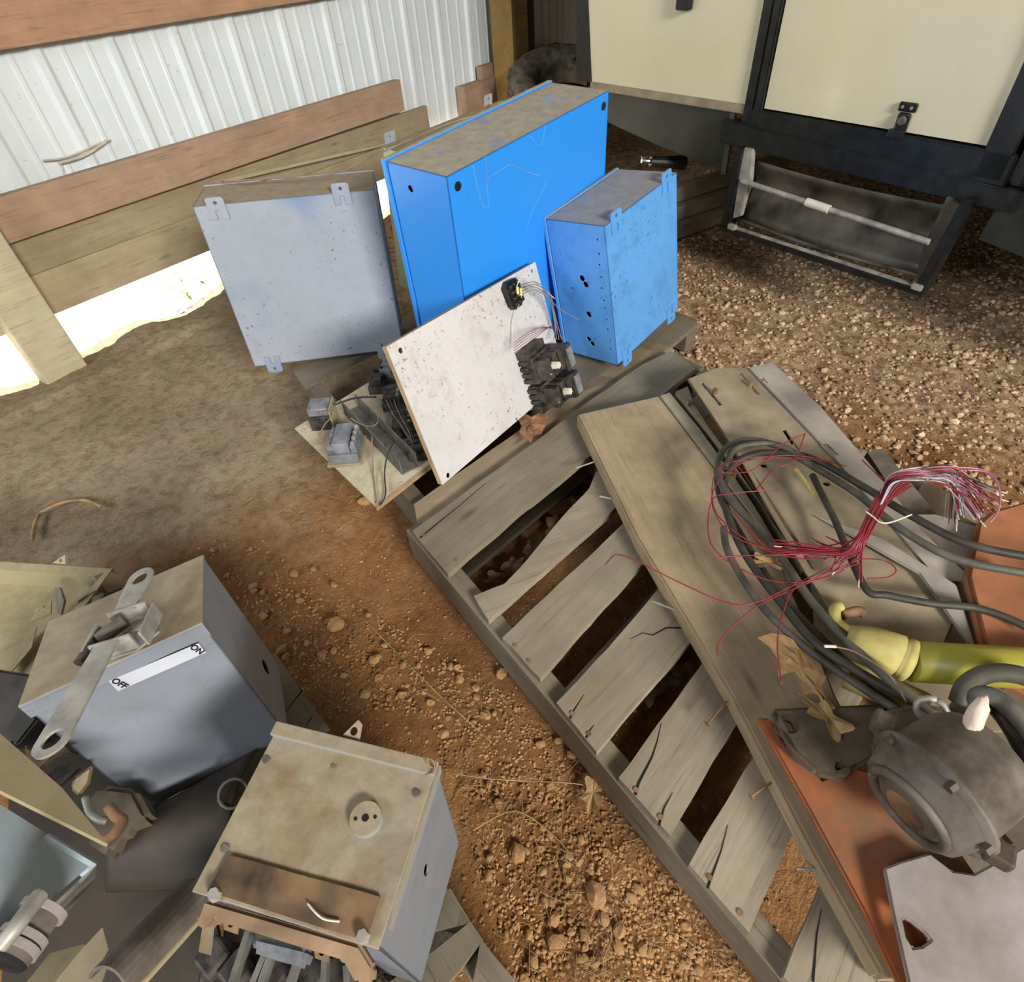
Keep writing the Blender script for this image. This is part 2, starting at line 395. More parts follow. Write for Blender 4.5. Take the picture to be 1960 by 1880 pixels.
def face_mt(face, d):
    """matrices mapping plate (x right, y up, z outward) onto box faces; box local 0..d"""
    W, D, H = d
    mk = lambda o, x, y: Matrix(((x[0], y[0], Vector(x).cross(Vector(y))[0], o[0]), (x[1], y[1], Vector(x).cross(Vector(y))[1], o[1]), (x[2], y[2], Vector(x).cross(Vector(y))[2], o[2]), (0, 0, 0, 1)))
    return {'front': (mk((0, 0, 0), (1, 0, 0), (0, 0, 1)), (W, H)), 'back': (mk((W, D, 0), (-1, 0, 0), (0, 0, 1)), (W, H)),
            'left': (mk((0, D, 0), (0, -1, 0), (0, 0, 1)), (D, H)), 'right': (mk((W, 0, 0), (0, 1, 0), (0, 0, 1)), (D, H)),
            'top': (mk((0, 0, H), (1, 0, 0), (0, 1, 0)), (W, D)), 'bottom': (mk((0, D, 0), (1, 0, 0), (0, -1, 0)), (W, D))}[face]
def sheetbox(bm, d, skip=(), holes={}):
    for f in ('front', 'back', 'left', 'right', 'top', 'bottom'):
        if f in skip: continue
        mt, (w_, h_) = face_mt(f, d)
        plate(bm, rect(0, 0, w_, h_), T, mt, holes.get(f, ()))
    return bm
# ================================================================== SETTING
# ground: real relief
def ground():
    bm = BM(); nx, ny = 330, 300; x0, x1, y0, y1 = -1.6, 7.0, -2.2, 2.475
    vs = []
    for j in range(ny+1):
        y = y0+(y1-y0)*j/ny; row = []
        for i in range(nx+1):
            t = i/nx; x = x0+(x1-x0)*(t**1.35 if True else t)
            h = .010*noise.noise(Vector((x*2.2, y*2.2, 0)))+.007*noise.noise(Vector((x*7, y*7, 3)))+.004*noise.noise(Vector((x*24, y*24, 8)))+.0022*noise.noise(Vector((x*60, y*60, 5)))
            h += -.012
            if y > 2.25: h += .014+.035*(min(1, (y-2.25)/.22))*noise.noise(Vector((x*4.5, y*3, 1)))
            row.append(bm.verts.new((x, y, h)))
        vs.append(row)
    for j in range(ny):
        for i in range(nx): bm.faces.new((vs[j][i], vs[j][i+1], vs[j+1][i+1], vs[j+1][i]))
    o = obj('floor', bm, 'dirt', smooth=True); tag(o, kind='structure')
ground()
bm = BM(); plate(bm, rect(-4, 2.44, 9, 9.0), .02, Matrix.Translation((0, 0, -.035))); o = obj('floor_outside', bm, 'outside'); tag(o, kind='structure')
# corrugated steel wall, major ribs every 9 inches with two minor ribs between
def steel_wall():
    bm = BM(); prof = []; rib0 = .366*2.5; x = rib0-.2286*9
    while x < 6.6:
        prof += [(x-.024, 0), (x-.010, -.009), (x+.010, -.009), (x+.024, 0)]
        for q in (.076, .1525): prof += [(x+q-.011, 0), (x+q-.005, -.003), (x+q+.005, -.003), (x+q+.011, 0)]
        x += .2286
    z0, z1 = .26, 2.6
    bot = [bm.verts.new((a, 2.505+b, z0)) for a, b in prof]; top = [bm.verts.new((a, 2.505+b, z1)) for a, b in prof]
    for i in range(len(prof)-1): bm.faces.new((bot[i], bot[i+1], top[i+1], top[i]))
    r = bmesh.ops.extrude_face_region(bm, geom=list(bm.faces))
    bmesh.ops.translate(bm, verts=[v for v in r['geom'] if isinstance(v, bmesh.types.BMVert)], vec=(0, .004, 0))
    o = obj('wall_back', bm, 'wall'); tag(o, kind='structure')
steel_wall()
def beam(name, x0, x1, y0, y1, z0, z1, mat, rot=0.0):
    bm = BM(); box(bm, (0, 0, 0), (x1-x0, y1-y0, z1-z0), bev=.003)
    return obj(name, bm, mat, None, Matrix.Translation(((x0+x1)/2, (y0+y1)/2, (z0+z1)/2)) @ Matrix.Rotation(rot, 4, 'Y'))
def struct(o): return tag(o, kind='structure')
struct(beam('trim_1', -1.4, 3.06, 2.45, 2.49, .868, 1.10, 'girt'))
struct(beam('trim_2', -1.4, 2.34, 2.42, 2.46, .412, .537, 'skirtred', rad(-.25)))
struct(beam('trim_3', -1.4, 2.54, 2.462, 2.487, .29, .40, 'skirt'))
struct(beam('trim_4', -1.4, 3.10, 2.447, 2.472, .163, .298, 'skirt'))
struct(beam('trim_5', 2.80, 3.07, 2.43, 2.487, .30, .435, 'skirtred'))
struct(beam('trim_6', 2.98, 3.12, 2.45, 2.487, .43, .495, 'skirtred'))
struct(beam('trim_7', 3.10, 6.6, 2.46, 2.49, .163, .36, 'darkwood'))
struct(beam('post_corner', 3.075, 3.215, 2.30, 2.44, -.05, 2.6, 'postyellow'))
struct(beam('trim_8', 3.225, 3.39, 2.38, 2.44, -.02, 2.6, 'darkwood'))
struct(beam('trim_9', 3.39, 3.72, 2.42, 2.46, .33, .50, 'darkwood'))
# near post, leaning grain, its foot in the ground
bm = BM(); box(bm, (0, 0, .55), (.14, .089, 3.2), bev=.004)
struct(obj('post_near', bm, 'post', None, Matrix.Translation((.455, 2.405, .95))@ Matrix.Rotation(rad(0), 4, 'Y')))
# roof that shades the shed, and purlins
bm = BM(); box(bm, (2.4, .45, 2.62), (9.0, 4.5, .03)); struct(obj('ceiling', bm, 'darkwood'))
# thin lath lying along the skirt boards
a, b2_ = PY(428, 347, 2.40), PY(738, 276, 2.40)
bm = BM(); box(bm, ((b2_-a).length/2, 0, 0), ((b2_-a).length, .006, .012)); o = obj('wooden_lath', bm, 'post', None, frame(a, b2_-a))
tag(o, 'thin pale wooden lath slanting along the skirt boards behind the grey cabinet', 'lath')
# ================================================================== PALLETS
def poly_px(pts, z): return [P(u, v, z) for u, v in pts]
def nail(parent, u, v, z, r=.0045):
    bm = BM(); p = P(u, v, z); cyl(bm, p-Vector((0, 0, .004)), p+Vector((0, 0, .0015)), r, r*.9, 8); obj('nail_head', bm, 'rust', parent, Matrix.Identity(4))
def crack(parent, pts, z, w0=.003):
    """open split in a slat: narrow dark wedge"""
    q = [P(u, v, z) for u, v in pts]; l, r = [], []
    for i, p in enumerate(q):
        d = (q[min(i+1, len(q)-1)]-q[max(i-1, 0)]).normalized(); n = Vector((-d.y, d.x, 0)); k = .62*w0*(1-i/(len(q)-1)*.92)
        l.append(p+n*k); r.append(p-n*k)
    bm = BM(); vs = [bm.verts.new(p+Vector((0, 0, .0008))) for p in l+r[::-1]]; bm.faces.new(vs)
    e = bmesh.ops.extrude_face_region(bm, geom=list(bm.faces)); bmesh.ops.translate(bm, verts=[v for v in e['geom'] if isinstance(v, bmesh.types.BMVert)], vec=(0, 0, -.002))
    obj('split_crack', bm, 'hole', parent, Matrix.Identity(4))
ZD = .125
front = thing('wooden_pallet', 'weathered wooden pallet in the middle, carrying the long board and cable coil', 'pallet', Matrix.Translation(P(787, 1022, 0)))
slats = [[(789, 1016), (1048, 828), (1118, 775), (1229, 698), (1284, 672), (1333, 705), (1290, 738), (1131, 871.7), (1017, 963), (1010, 967), (857, 1098)],
         [(907, 1141), (965, 1118), (1010, 1070), (1080, 985), (1128, 935), (1140, 905), (1215, 870), (1290, 850), (1165, 985), (935, 1187)],
         [(961, 1221), (1195, 1000), (1330, 872), (1400, 905), (1233, 1077), (1131, 1189), (1034, 1299)],
         [(1065, 1345), (1160, 1245), (1258, 1130), (1400, 990), (1470, 1040), (1319, 1232), (1250, 1312), (1142, 1440)],
         [(1184, 1489), (1335, 1283), (1440, 1150), (1510, 1210), (1406, 1392), (1355, 1475), (1283, 1600)],
         [(1319, 1655), (1439, 1454), (1540, 1300), (1620, 1400), (1518, 1593), (1434, 1786)],
         [(1500, 1870), (1572, 1695), (1680, 1500), (1760, 1600), (1700, 1800), (1640, 2010)]]
_hid = {(1215, 870), (1290, 850), (1330, 872), (1400, 905), (1400, 990), (1470, 1040), (1440, 1150), (1510, 1210), (1540, 1300), (1620, 1400), (1680, 1500), (1760, 1600)}
def slat_px(s):      # slats run on under the long board to the far stringer
    a, b = P(785, 1024, ZD), P(1560, 1955, ZD); d = (b-a).normalized(); n = Vector((-d.y, d.x, 0)); n = n if n.x > 0 else -n; g = Vector((math.cos(rad(-6)), math.sin(rad(-6)), 0)); out = []
    for q in s:
        p = P(*q, ZD)
        if q in _hid: p = p+g*((.955-(p-a).dot(n))/g.dot(n))
        out.append(p)
    return out
for s in slats:
    slab('deck_slat', slat_px(s), .016, 'palletdark' if s is slats[0] else 'pallet', front, rag=.0025)
e0, e1 = P(785, 1024, ZD-.016), P(1560, 1955, ZD-.016)
sd = (e1-e0).normalized(); sn = Vector((-sd.y, sd.x, 0)) if Vector((-sd.y, sd.x)).x > 0 else Vector((sd.y, -sd.x, 0))
for k, off in enumerate((0, .49, .93)):
    a = e0+sn*off; bm = BM(); box(bm, (.52+.01, .019*(1 if True else -1), -.0445), (1.10, .038, .089), bev=.002)
    fr = frame(a, sd); 
    if (fr.to_3x3() @ Vector((0, 1, 0))).dot(sn) < 0: fr = fr @ Matrix.Scale(-1, 4, (0, 1, 0))
    fr2 = frame(a, sd); yy = .019 if (fr2.to_3x3() @ Vector((0, 1, 0))).dot(sn) > 0 else -.019
    bm.free(); bm = BM(); box(bm, (.54, yy, -.0445), (1.12, .038, .087), bev=.002)
    obj('stringer', bm, 'palletdark', front, fr2)
for off in (.06, .5, 1.08):
    a = e0+sd*off+sn*.03; a.z = .012; bm = BM(); box(bm, (.48, 0, 0), (.97, .10, .014)); obj('bottom_board', bm, 'palletdark', front, frame(a, Vector((1, -.12, 0))))
for u, v in [(986, 1236), (1012, 1265), (1095, 1366), (1127, 1405), (1217, 1512), (1264, 1564), (1358, 1680), (1416, 1747), (873, 1072), (812, 1025)]: nail(front, u, v, ZD)
crack(front, [(1216, 1522), (1222, 1500), (1248, 1450), (1258, 1420), (1266, 1385)], ZD, .0035)
crack(front, [(1261, 1580), (1272, 1545), (1288, 1518)], ZD, .0028)
crack(front, [(1354, 1700), (1365, 1670), (1380, 1630), (1393, 1580)], ZD, .0028)
crack(front, [(1091, 1376), (1100, 1358), (1118, 1330)], ZD, .0022)
crack(front, [(1122, 1413), (1130, 1398), (1137, 1388)], ZD, .0022)
crack(front, [(1304, 1202), (1276, 1202), (1250, 1216), (1230, 1212), (1206, 1224)], ZD, .0025)
crack(front, [(804, 1030), (840, 1000), (880, 968), (930, 925)], ZD, .0025)
crack(front, [(1556, 1880), (1563, 1790), (1572, 1740)], ZD, .0022)
rear = thing('wooden_pallet', 'weathered wooden pallet at the back, under the blue cabinets and loose panels', 'pallet', Matrix.Translation(P(794, 968, 0)))
ZR = .107
rs = [[(792, 965), (1117, 738), (1173, 700), (1245, 652), (1290, 668), (1229, 706), (1118, 783), (1048, 836), (800, 1016)],
      [(700, 860), (1000, 690), (1165, 640), (1305, 602), (1334, 619), (1272, 671), (1180, 730), (1000, 780), (760, 925)],
      [(650, 775), (900, 640), (1200, 540), (1235, 560), (950, 680), (690, 830)],
      [(560, 709), (720, 640), (900, 560), (1150, 480), (1180, 500), (930, 590), (740, 660), (630, 712), (582, 739)],
      [(622, 752), (660, 735), (740, 700), (880, 620), (905, 635), (770, 715), (650, 783)]]
for s in rs[:4]: slab('deck_slat', poly_px(s, ZR), .016, 'plank' if s is rs[0] else 'palletdark', rear, rag=.002)
ra, rb_ = P(805, 985, ZR-.016), P(575, 722, ZR-.016); rd = (rb_-ra).normalized(); rn = Vector((rd.y, -rd.x, 0))
for off in (0.0, .45, .9):
    a = ra+rn*off; fr2 = frame(a, rd); yy = .019 if (fr2.to_3x3() @ Vector((0, 1, 0))).dot(rn) > 0 else -.019
    bm = BM(); box(bm, (.36, yy, -.044), (.74, .038, .086), bev=.002); obj('stringer', bm, 'palletdark', rear, fr2)
p = P(1292, 664, 0); bm = BM(); box(bm, (0, 0, .047), (.05, .09, .094)); obj('stringer', bm, 'palletdark', rear, Matrix.Translation((p.x+.02, p.y, 0)) @ Matrix.Rotation(rad(-12), 4, 'Z'))
pal3 = thing('wooden_pallet', 'grey cracked wooden pallet in the bottom left, under the scrapped switch boxes', 'pallet', Matrix.Translation(P(640, 1400, 0)))
for s in [[(525, 1250), (632, 1397), (560, 1450), (300, 1640), (180, 1560), (400, 1380)],
          [(640, 1408), (900, 1765), (745, 1880), (420, 1900), (440, 1600)],
          [(862, 1700), (925, 1800), (850, 1890), (740, 1960), (700, 1860)],
          [(920, 1795), (1010, 1905), (960, 1960), (905, 1880)]]:
    slab('deck_slat', poly_px(s, .118), .016, 'palletdark', pal3, rag=.003)
ta, tb = P(525, 1255, .10), P(1010, 1910, .10); td = (tb-ta).normalized()
fr2 = frame(ta, td); inn = P(400, 1500, .10)-ta; sg = 1 if (fr2.to_3x3() @ Vector((0, 1, 0))).dot(inn) > 0 else -1
for off in (.0, .4):
    bm = BM(); box(bm, ((tb-ta).length/2, sg*(.022+off), -.044), ((tb-ta).length, .038, .09), bev=.002); obj('stringer', bm, 'palletdark', pal3, fr2)
crack(pal3, [(579, 1322), (560, 1345), (548, 1362)], .118, .002); crack(pal3, [(596, 1373), (585, 1392)], .118, .0018)
# ================================================================== BLUE CABINET
def fastener(parent, mtf, x, y, r, mat='black'):
    bm = BM(); cyl(bm, mtf @ Vector((x, y, -.004)), mtf @ Vector((x, y, .0018)), r, r*.88, 18)
    return obj('corner_plug', bm, mat, parent)
def bracket_mesh(bm, mt, w=.043, h=.050):
    """mounting foot: plate with a round hole and an open slot, bent over the edge"""
    ol = [(-w/2, -h*.45), (-w*.16, -h*.45), (-w*.16, -h*.05), (-w*.02, .0), (w*.13, -h*.05), (w*.13, -h*.45), (w/2, -h*.45), (w/2, h*.5), (w*.38, h*.58), (-w*.38, h*.58), (-w/2, h*.5)]
    plate(bm, ol, .003, mt @ Matrix.Translation((0, 0, .0035)), [circ(0, h*.32, w*.11, 10)])
def brackets(parent, fmt, spots, mat):
    for x, y, a in spots:
        bm = BM(); bracket_mesh(bm, fmt @ Matrix.Translation((x, y, 0)) @ Matrix.Rotation(rad(a), 4, 'Z')); obj('mounting_foot', bm, mat, parent)
D = (.60, .173, .568); mt = rbox((.974, .902, .125), -2.1, 2.3, -3.8)
blue = thing('electrical_cabinet', 'large bright blue steel cabinet standing behind the small blue box', 'cabinet', mt)
bm = BM(); sheetbox(bm, D, holes={'left': [circ(D[1]-.115+.0, D[2]-.045, .0075, 14)], 'top': [circ(.09, .105, .004, 8), circ(.5, .12, .004, 8), circ(.53, .05, .004, 8)]})
obj('body', bm, 'blue', blue)
bm = BM(); box(bm, (D[0]/2, D[1]+.009, D[2]/2), (D[0]+.008, .014, D[2]+.008), bev=.002); obj('cabinet_door', bm, 'blue', blue)
fm, _ = face_mt('front', D)
for x, y in ((.028, D[2]-.028), (D[0]-.022, D[2]-.028)): fastener(blue, mt @ fm, x, y, .0105)
bm = BM(); cyl(bm, mt @ fm @ Vector((.03, .24, -.003)), mt @ fm @ Vector((.03, .24, .001)), .003, .003, 8)
obj('corner_plug', bm, 'black', blue, Matrix.Identity(4))
for o in list(bpy.data.objects):
    if o.name.startswith('corner_plug'): o.matrix_basis = WM[o.parent.name].inverted(); WM[o.name] = Matrix.Identity(4)
def scratch(parent, pts, o, n, r=.0009, mat='bluescratch'):
    bm = BM(); tube(bm, [onplane(u, v, o, n)+n*.0002 for u, v in pts], r, 4, 5)
    for v in bm.verts: d = (v.co-o).dot(n); v.co -= n*(d*.8)
    obj('paint_scratch', bm, mat, parent, Matrix.Identity(4))
M['bluescratch'] = simple('pale_blue_scratch', (.22, .45, .85), .5)
fn = (mt.to_3x3() @ Vector((0, -1, 0))).normalized(); fo = mt.translation
for pts in ([(906, 316), (914, 360), (923, 390), (931, 399), (935, 390), (932, 350), (930, 298)], [(1014, 260), (1033, 280), (1040, 262), (1045, 240)],
            [(935, 341), (960, 325), (978, 316), (1005, 328), (1036, 338)], [(1045, 348), (1038, 368), (1020, 400), (1008, 440)]):
    scratch(blue, pts, fo, fn)
# ================================================================== SMALL BLUE BOX
D = (.322, .178, .388); mt = rbox((1.288, .652, .140), -5.3, -5.6, -6.2)
sm = thing('electrical_box', 'small worn blue steel box with knockout holes leaning on the large blue cabinet', 'electrical box', mt)
fl, (lw, lh) = face_mt('left', D)
lo_ = mt @ fl; ln_ = (lo_.to_3x3() @ Vector((0, 0, 1))).normalized(); li = lo_.inverted()
def lpix(u, v): p = li @ onplane(u, v, lo_.translation, ln_); return p.x, p.y
hs = []
for u, v, r in [(1114, 533, .0085), (1121, 545, .0085), (1127, 602, .0085), (1127, 649, .0075), (1134, 658, .0075),
                (1143, 459, .003), (1146, 486, .003), (1147, 507, .003), (1150, 531, .003), (1152, 552, .003), (1156, 575, .003), (1157, 590, .003), (1161, 612, .003), (1163, 631, .003), (1167, 652, .003), (1168, 668, .003), (1073, 488, .002), (1095, 552, .003), (1104, 610, .003)]:
    x, y = lpix(u, v)
    if .006 < x < lw-.006 and .006 < y < lh-.006: hs.append(circ(x, y, r, 12))
hh = []
for h in hs:    # keep holes apart so the sheet triangulates
    cx_ = sum(p[0] for p in h)/len(h); cy_ = sum(p[1] for p in h)/len(h); rr = math.hypot(h[0][0]-cx_, h[0][1]-cy_)
    if all(math.hypot(cx_-a, cy_-b) > rr+c+.001 for a, b, c in hh): hh.append((cx_, cy_, rr))
bm = BM(); sheetbox(bm, D, holes={'left': [circ(a, b, c, 12) for a, b, c in hh]}); obj('body', bm, 'blue2', sm)
bm = BM(); box(bm, (D[0]/2, D[1]+.006, D[2]/2), (D[0]+.006, .010, D[2]+.006), bev=.0015); obj('box_cover', bm, 'blue2', sm)
fm, _ = face_mt('front', D)
brackets(sm, fm, [(.045, D[2]-.01, 0), (.27, D[2]-.006, 0), (.045, .006, 180), (.28, .008, 180)], 'blue2')
# ================================================================== GREY BLUE CABINET
D = (.443, .159, .454); mt = rbox((.732, 1.567, .139), -43.1, 0, 1.5)
gr = thing('electrical_cabinet', 'scuffed grey-blue steel cabinet with four mounting feet, nearest the skirt boards', 'cabinet', mt)
bm = BM(); sheetbox(bm, D); obj('body', bm, 'greyblue', gr)
bm = BM(); box(bm, (D[0]/2, D[1]+.006, D[2]/2), (D[0]+.006, .012, D[2]+.006), bev=.0015); obj('cabinet_door', bm, 'greyblue', gr)
fm, _ = face_mt('front', D)
brackets(gr, fm, [(.055, D[2]-.012, 0), (.36, D[2]-.006, 0), (.055, .004, 180), (.385, .004, 180)], 'greyblue')
# green-grey box behind the blue one
D = (.60, .058, .456); mt = rbox((1.351, 1.51, .127), .8, 6.6, -.6)
ge = thing('electrical_cabinet', 'pale green steel cabinet mostly hidden behind the large blue cabinet', 'cabinet', mt)
bm = BM(); sheetbox(bm, D); obj('body', bm, 'green', ge)
tm, _ = face_mt('top', D)
bk, _ = face_mt('back', D)
brackets(ge, bk, [(D[0]-.04, D[2]+.002, 0), (.07, D[2]+.002, 0)], 'greyblue')
# tie wires over the cabinets
bm = BM(); tube(bm, [P(733, 290, .69), P(780, 270, .70), P(850, 240, .71), P(905, 222, .72), P(925, 215, .71), P(940, 198, .74)], .0022, 6)
tube(bm, [P(905, 222, .72), P(925, 228, .705), P(934, 229, .70)], .002, 5)
o = obj('binding_wire', bm, 'copper'); tag(o, 'twisted brown binding wire lying across the top of the blue cabinet', 'wire')
bm = BM(); tube(bm, [P(427, 347, .61), P(500, 343, .61), P(600, 338, .61), P(660, 326, .62), P(735, 284, .66)], .0016, 6); tube(bm, [P(427, 347, .61), P(470, 350, .602), P(520, 343, .605)], .0014, 6)
o = obj('binding_wire', bm, 'copper'); tag(o, 'thin tan wire running along the top edge of the grey-blue cabinet', 'wire')
# ================================================================== WHITE LEANING PANEL
mt = rbox((.627, .717, .175), 4.4, -18.7, 4.7); PW, PH = .54, .318
wp = thing('subpanel', 'white steel mounting panel with rust specks, leaning against the blue cabinet', 'panel', mt)
fpm = Matrix(((1, 0, 0, 0), (0, 0, -1, 0), (0, 1, 0, 0), (0, 0, 0, 1)))    # plate xy -> local xz, outward -y
ppl = mt @ fpm; pn = (ppl.to_3x3() @ Vector((0, 0, 1))).normalized(); pinv = ppl.inverted()
def ppix(u, v): q = pinv @ onplane(u, v, ppl.translation, pn); return q.x, q.y
holes = []
for u, v, r in [(767, 671, .006), (858, 910, .006), (1018, 519, .0048), (989, 802, .004), (802, 668, .0018), (846, 633, .0018), (923, 594, .0018), (960, 716, .0022), (932, 754, .002), (898, 780, .002), (849, 796, .002), (880, 840, .002), (978, 764, .002), (998, 654, .002), (884, 611, .0018)]:
    x, y = ppix(u, v); holes.append(circ(x, y, r, 12))
bm = BM(); plate(bm, [(0, 0), (PW, 0), (PW, PH), (0, PH)], .003, fpm, holes); obj('panel_sheet', bm, 'white', wp)
bm = BM()
for c, s in (((.002, .008, PH/2), (.003, .014, PH)), ((PW/2, .008, PH-.002), (PW, .014, .003)), ((PW-.002, .008, PH/2), (.003, .014, PH))): box(bm, c, s)
obj('folded_edge', bm, 'brownedge', wp, label='tan edge')
def blk(bm, mtx, x, y, w_, h_, d_, z0=0.0, mi=0, bev=.0012): box(bm, (x+w_/2, y+h_/2, z0+d_/2), (w_, h_, d_), mtx, bev, mi)
# relay socket near the top right corner
x, y = ppix(977, 562); rs_ = Matrix.Translation((0, 0, 0)); sock = ppl @ Matrix.Translation((x, y, 0)) @ Matrix.Rotation(rad(6), 4, 'Z')
bm = BM(); w2 = .046
plate(bm, [(-.027, -.022), (-.02, -.033), (.008, -.034), (.024, -.02), (.028, .01), (.018, .03), (-.012, .034), (-.028, .024)], .016, Matrix.Translation((0, 0, .016)))
for i in range(3):
    for j in range(4): blk(bm, None, -.022+.014*i, -.026+.014*j, .011, .009, .007, .016)
so = obj('relay_socket', bm, 'black', wp, sock)
for k, (a, b) in enumerate(((-.006, .004), (.004, -.004))):
    bm = BM(); cyl(bm, (a, b-.006, .026), (a+.005, b+.010, .027), .0035, .0035, 10); obj('fuse', bm, 'yellowfuse', so, sock, label='yellow fuse')
bm = BM()
for i in range(3):
    for j in range(4): cyl(bm, (-.017+.014*i, -.021+.014*j, .02), (-.017+.014*i, -.021+.014*j, .0248), .0028, .0028, 8)
obj('terminal_screw', bm, 'chrome', so, sock)['kind'] = 'stuff'
# contactor block bottom right
x, y = ppix(1024, 722); cb = ppl @ Matrix.Translation((x, y, 0)) @ Matrix.Rotation(rad(3), 4, 'Z') @ Matrix.Scale(1.22, 4)
bm = BM()
for k in range(2):
    yy = -.062+k*.062
    blk(bm, None, -.034, yy, .070, .056, .034)
    for i in range(3): blk(bm, None, -.032+.023*i, yy+.006, .018, .044, .030, .034)
    for i in range(4): blk(bm, None, -.040, yy+.004+.013*i, .012, .009, .020+.004*(i % 2))
blk(bm, None, -.04, -.07, .085, .012, .02); blk(bm, None, -.038, .056, .07, .016, .026)
co_ = obj('contactor_block', bm, 'brownblack', wp, cb)
for k in range(2):
    bm = BM(); blk(bm, None, .038, -.072+k*.062, .030, .054, .062, 0, 0, .002); a_ = obj('auxiliary_contact', bm, 'brownblack', co_, cb)
    bm = BM(); blk(bm, None, .044, -.066+k*.062, .018, .042, .005, .062, 0, .001); obj('contact_cap', bm, 'greyplastic', co_, cb, label='grey front cap')
for a, b in ((.0, -.035), (-.012, .03)):
    bm = BM(); cyl(bm, (a, b, .06), (a, b, .078), .0085, .0075, 6); obj('plunger_button', bm, 'whitewire', co_, cb, label='white hexagonal plunger')
for i in range(6):
    bm = BM(); a = -.026+.024*(i % 3); b = -.045 if i < 3 else .018; cyl(bm, (a, b, .06), (a, b, .067), .004, .0035, 8); obj('terminal_screw', bm, 'chrome', co_, cb)
def wire(name, pts, r, mat, parent=None, label=None, cat=None, tip=None, seg=6, group=None):
    bm = BM(); tube(bm, pts, r, seg, 6); o = obj(name, bm, mat, parent, Matrix.Identity(4) if parent else None)
    if not parent: tag(o, label, cat or 'wire', group)
    elif label: o['label'] = label
    if tip:
        d = (pts[-1]-pts[-2]).normalized(); bm = BM(); cyl(bm, pts[-1], pts[-1]+d*.012, r*.9, r*.9, 6)
        obj('bare_tip', bm, tip, o, Matrix.Identity(4))
    return o
def onp(u, v, h=.02): return onplane(u, v, ppl.translation+pn*h, pn)
for k in range(4): wire('loose_wire', [onp(1000, 545+6*k, .02), onp(1025, 540+5*k, .05), onp(1052, 560+6*k, .05), onp(1062, 600+8*k, .03), onp(1075-5*k, 650, .04)], .0011, 'greywire', wp)
wire('loose_wire', [onp(1003, 548, .02), onp(1030, 552, .05), onp(1070, 590, .06), (onp(1113, 614, .07))], .0011, 'greywire', wp)
wire('loose_wire', [onp(1002, 556, .02), onp(985, 610, .015), onp(981, 645, .01), onp(988, 668, .03)], .0010, 'whitewire', wp)
wire('loose_wire', [onp(985, 560, .02), onp(1000, 530, .03), onp(1030, 545, .04), onp(1062, 572, .05)], .0011, 'whitewire', wp)
for k in range(5): wire('loose_wire', [onp(984, 676-5*k, .05), onp(1012, 656-5*k, .055+.003*k), onp(1040, 634-2*k, .05), onp(1058, 622+2*k, .04)], .0007, 'red', wp, label='red wire')
# ================================================================== FLAT PANEL WITH COMPONENTS
A_, B_ = P(563.7, 820, .142), P(720.3, 970.3, .142); ex = (P(826, 888, .142)-B_).normalized()
fpw = frame(B_, ex); fi = fpw.inverted(); ay = fi @ A_
fp = thing('subpanel', 'dusty cream mounting panel lying flat with relays and wire duct on it', 'panel', fpw)
FW = .30
bm = BM(); plate(bm, [(0, 0), (FW, 0), (ay.x+FW, ay.y), (ay.x, ay.y)], .004, None, [circ(.012, .014, .005, 12), circ(ay.x+.018, ay.y-.02, .005, 12), circ(.09, .015, .003, 10)])
obj('panel_sheet', bm, 'whitedust', fp)
bm = BM(); box(bm, (FW/2, .0015, -.006), (FW, .003, .014)); obj('folded_edge', bm, 'brownedge', fp, label='tan edge')
def fpx(u, v, z=.142): q = fi @ P(u, v, z); return q.x, q.y
def fblock(name, u, v, ang, z=.0): x, y = fpx(u, v, .142+z); return fpw @ Matrix.Translation((x, y, 0)) @ Matrix.Rotation(rad(ang), 4, 'Z')
# wire duct: slotted U channel
c0, c1 = P(782, 885, .17), P(668, 770, .17); dl = (c1-c0).length; c0.z = c1.z = .143; du = frame(c0, c1-c0)
bm = BM(); box(bm, (dl/2, 0, .002), (dl, .044, .003))
for s_ in (-1, 1):
    n_ = int(dl/.0085)
    for i in range(n_): box(bm, (.0042+i*.0085, s_*.021, .022), (.0058, .0028, .036))
    box(bm, (dl/2, s_*.021, .041), (dl, .003, .004))
obj('wire_duct', bm, 'duct', fp, du)
fb = fblock('terminal_block', 660, 848, 42, .03) @ Matrix.Scale(1.35, 4)
bm = BM(); blk(bm, None, -.034, -.026, .068, .052, .022); blk(bm, None, -.030, -.014, .060, .028, .022, .022)
for i in range(4): blk(bm, None, -.030+.0155*i, -.026, .012, .010, .016, .022); blk(bm, None, -.030+.0155*i, .014, .012, .010, .016, .022)
tb_ = obj('motor_starter', bm, 'greyplastic', fp, fb)
bm = BM(); blk(bm, None, -.040, -.03, .080, .060, .006); obj('starter_base', bm, 'tanmetal', tb_, fb)
for i in range(4):
    bm = BM(); cyl(bm, (-.024+.0155*i, -.021, .036), (-.024+.0155*i, -.021, .041), .004, .004, 8); obj('terminal_screw', bm, 'steel', tb_, fb)
fb = fblock('transformer', 616, 792, 42, .035) @ Matrix.Scale(1.3, 4)
bm = BM(); blk(bm, None, -.022, -.022, .044, .044, .034, 0, 0, .002); tr = obj('control_transformer', bm, 'brownblack', fp, fb)
bm = BM(); blk(bm, None, -.020, -.020, .040, .040, .018, .034, 0, .003); obj('winding', bm, 'greyplastic', tr, fb)
bm = BM(); blk(bm, None, -.024, -.024, .048, .003, .05); blk(bm, None, -.024, -.024, .048, .048, .003); obj('base_bracket', bm, 'yellowgrey', tr, fb)
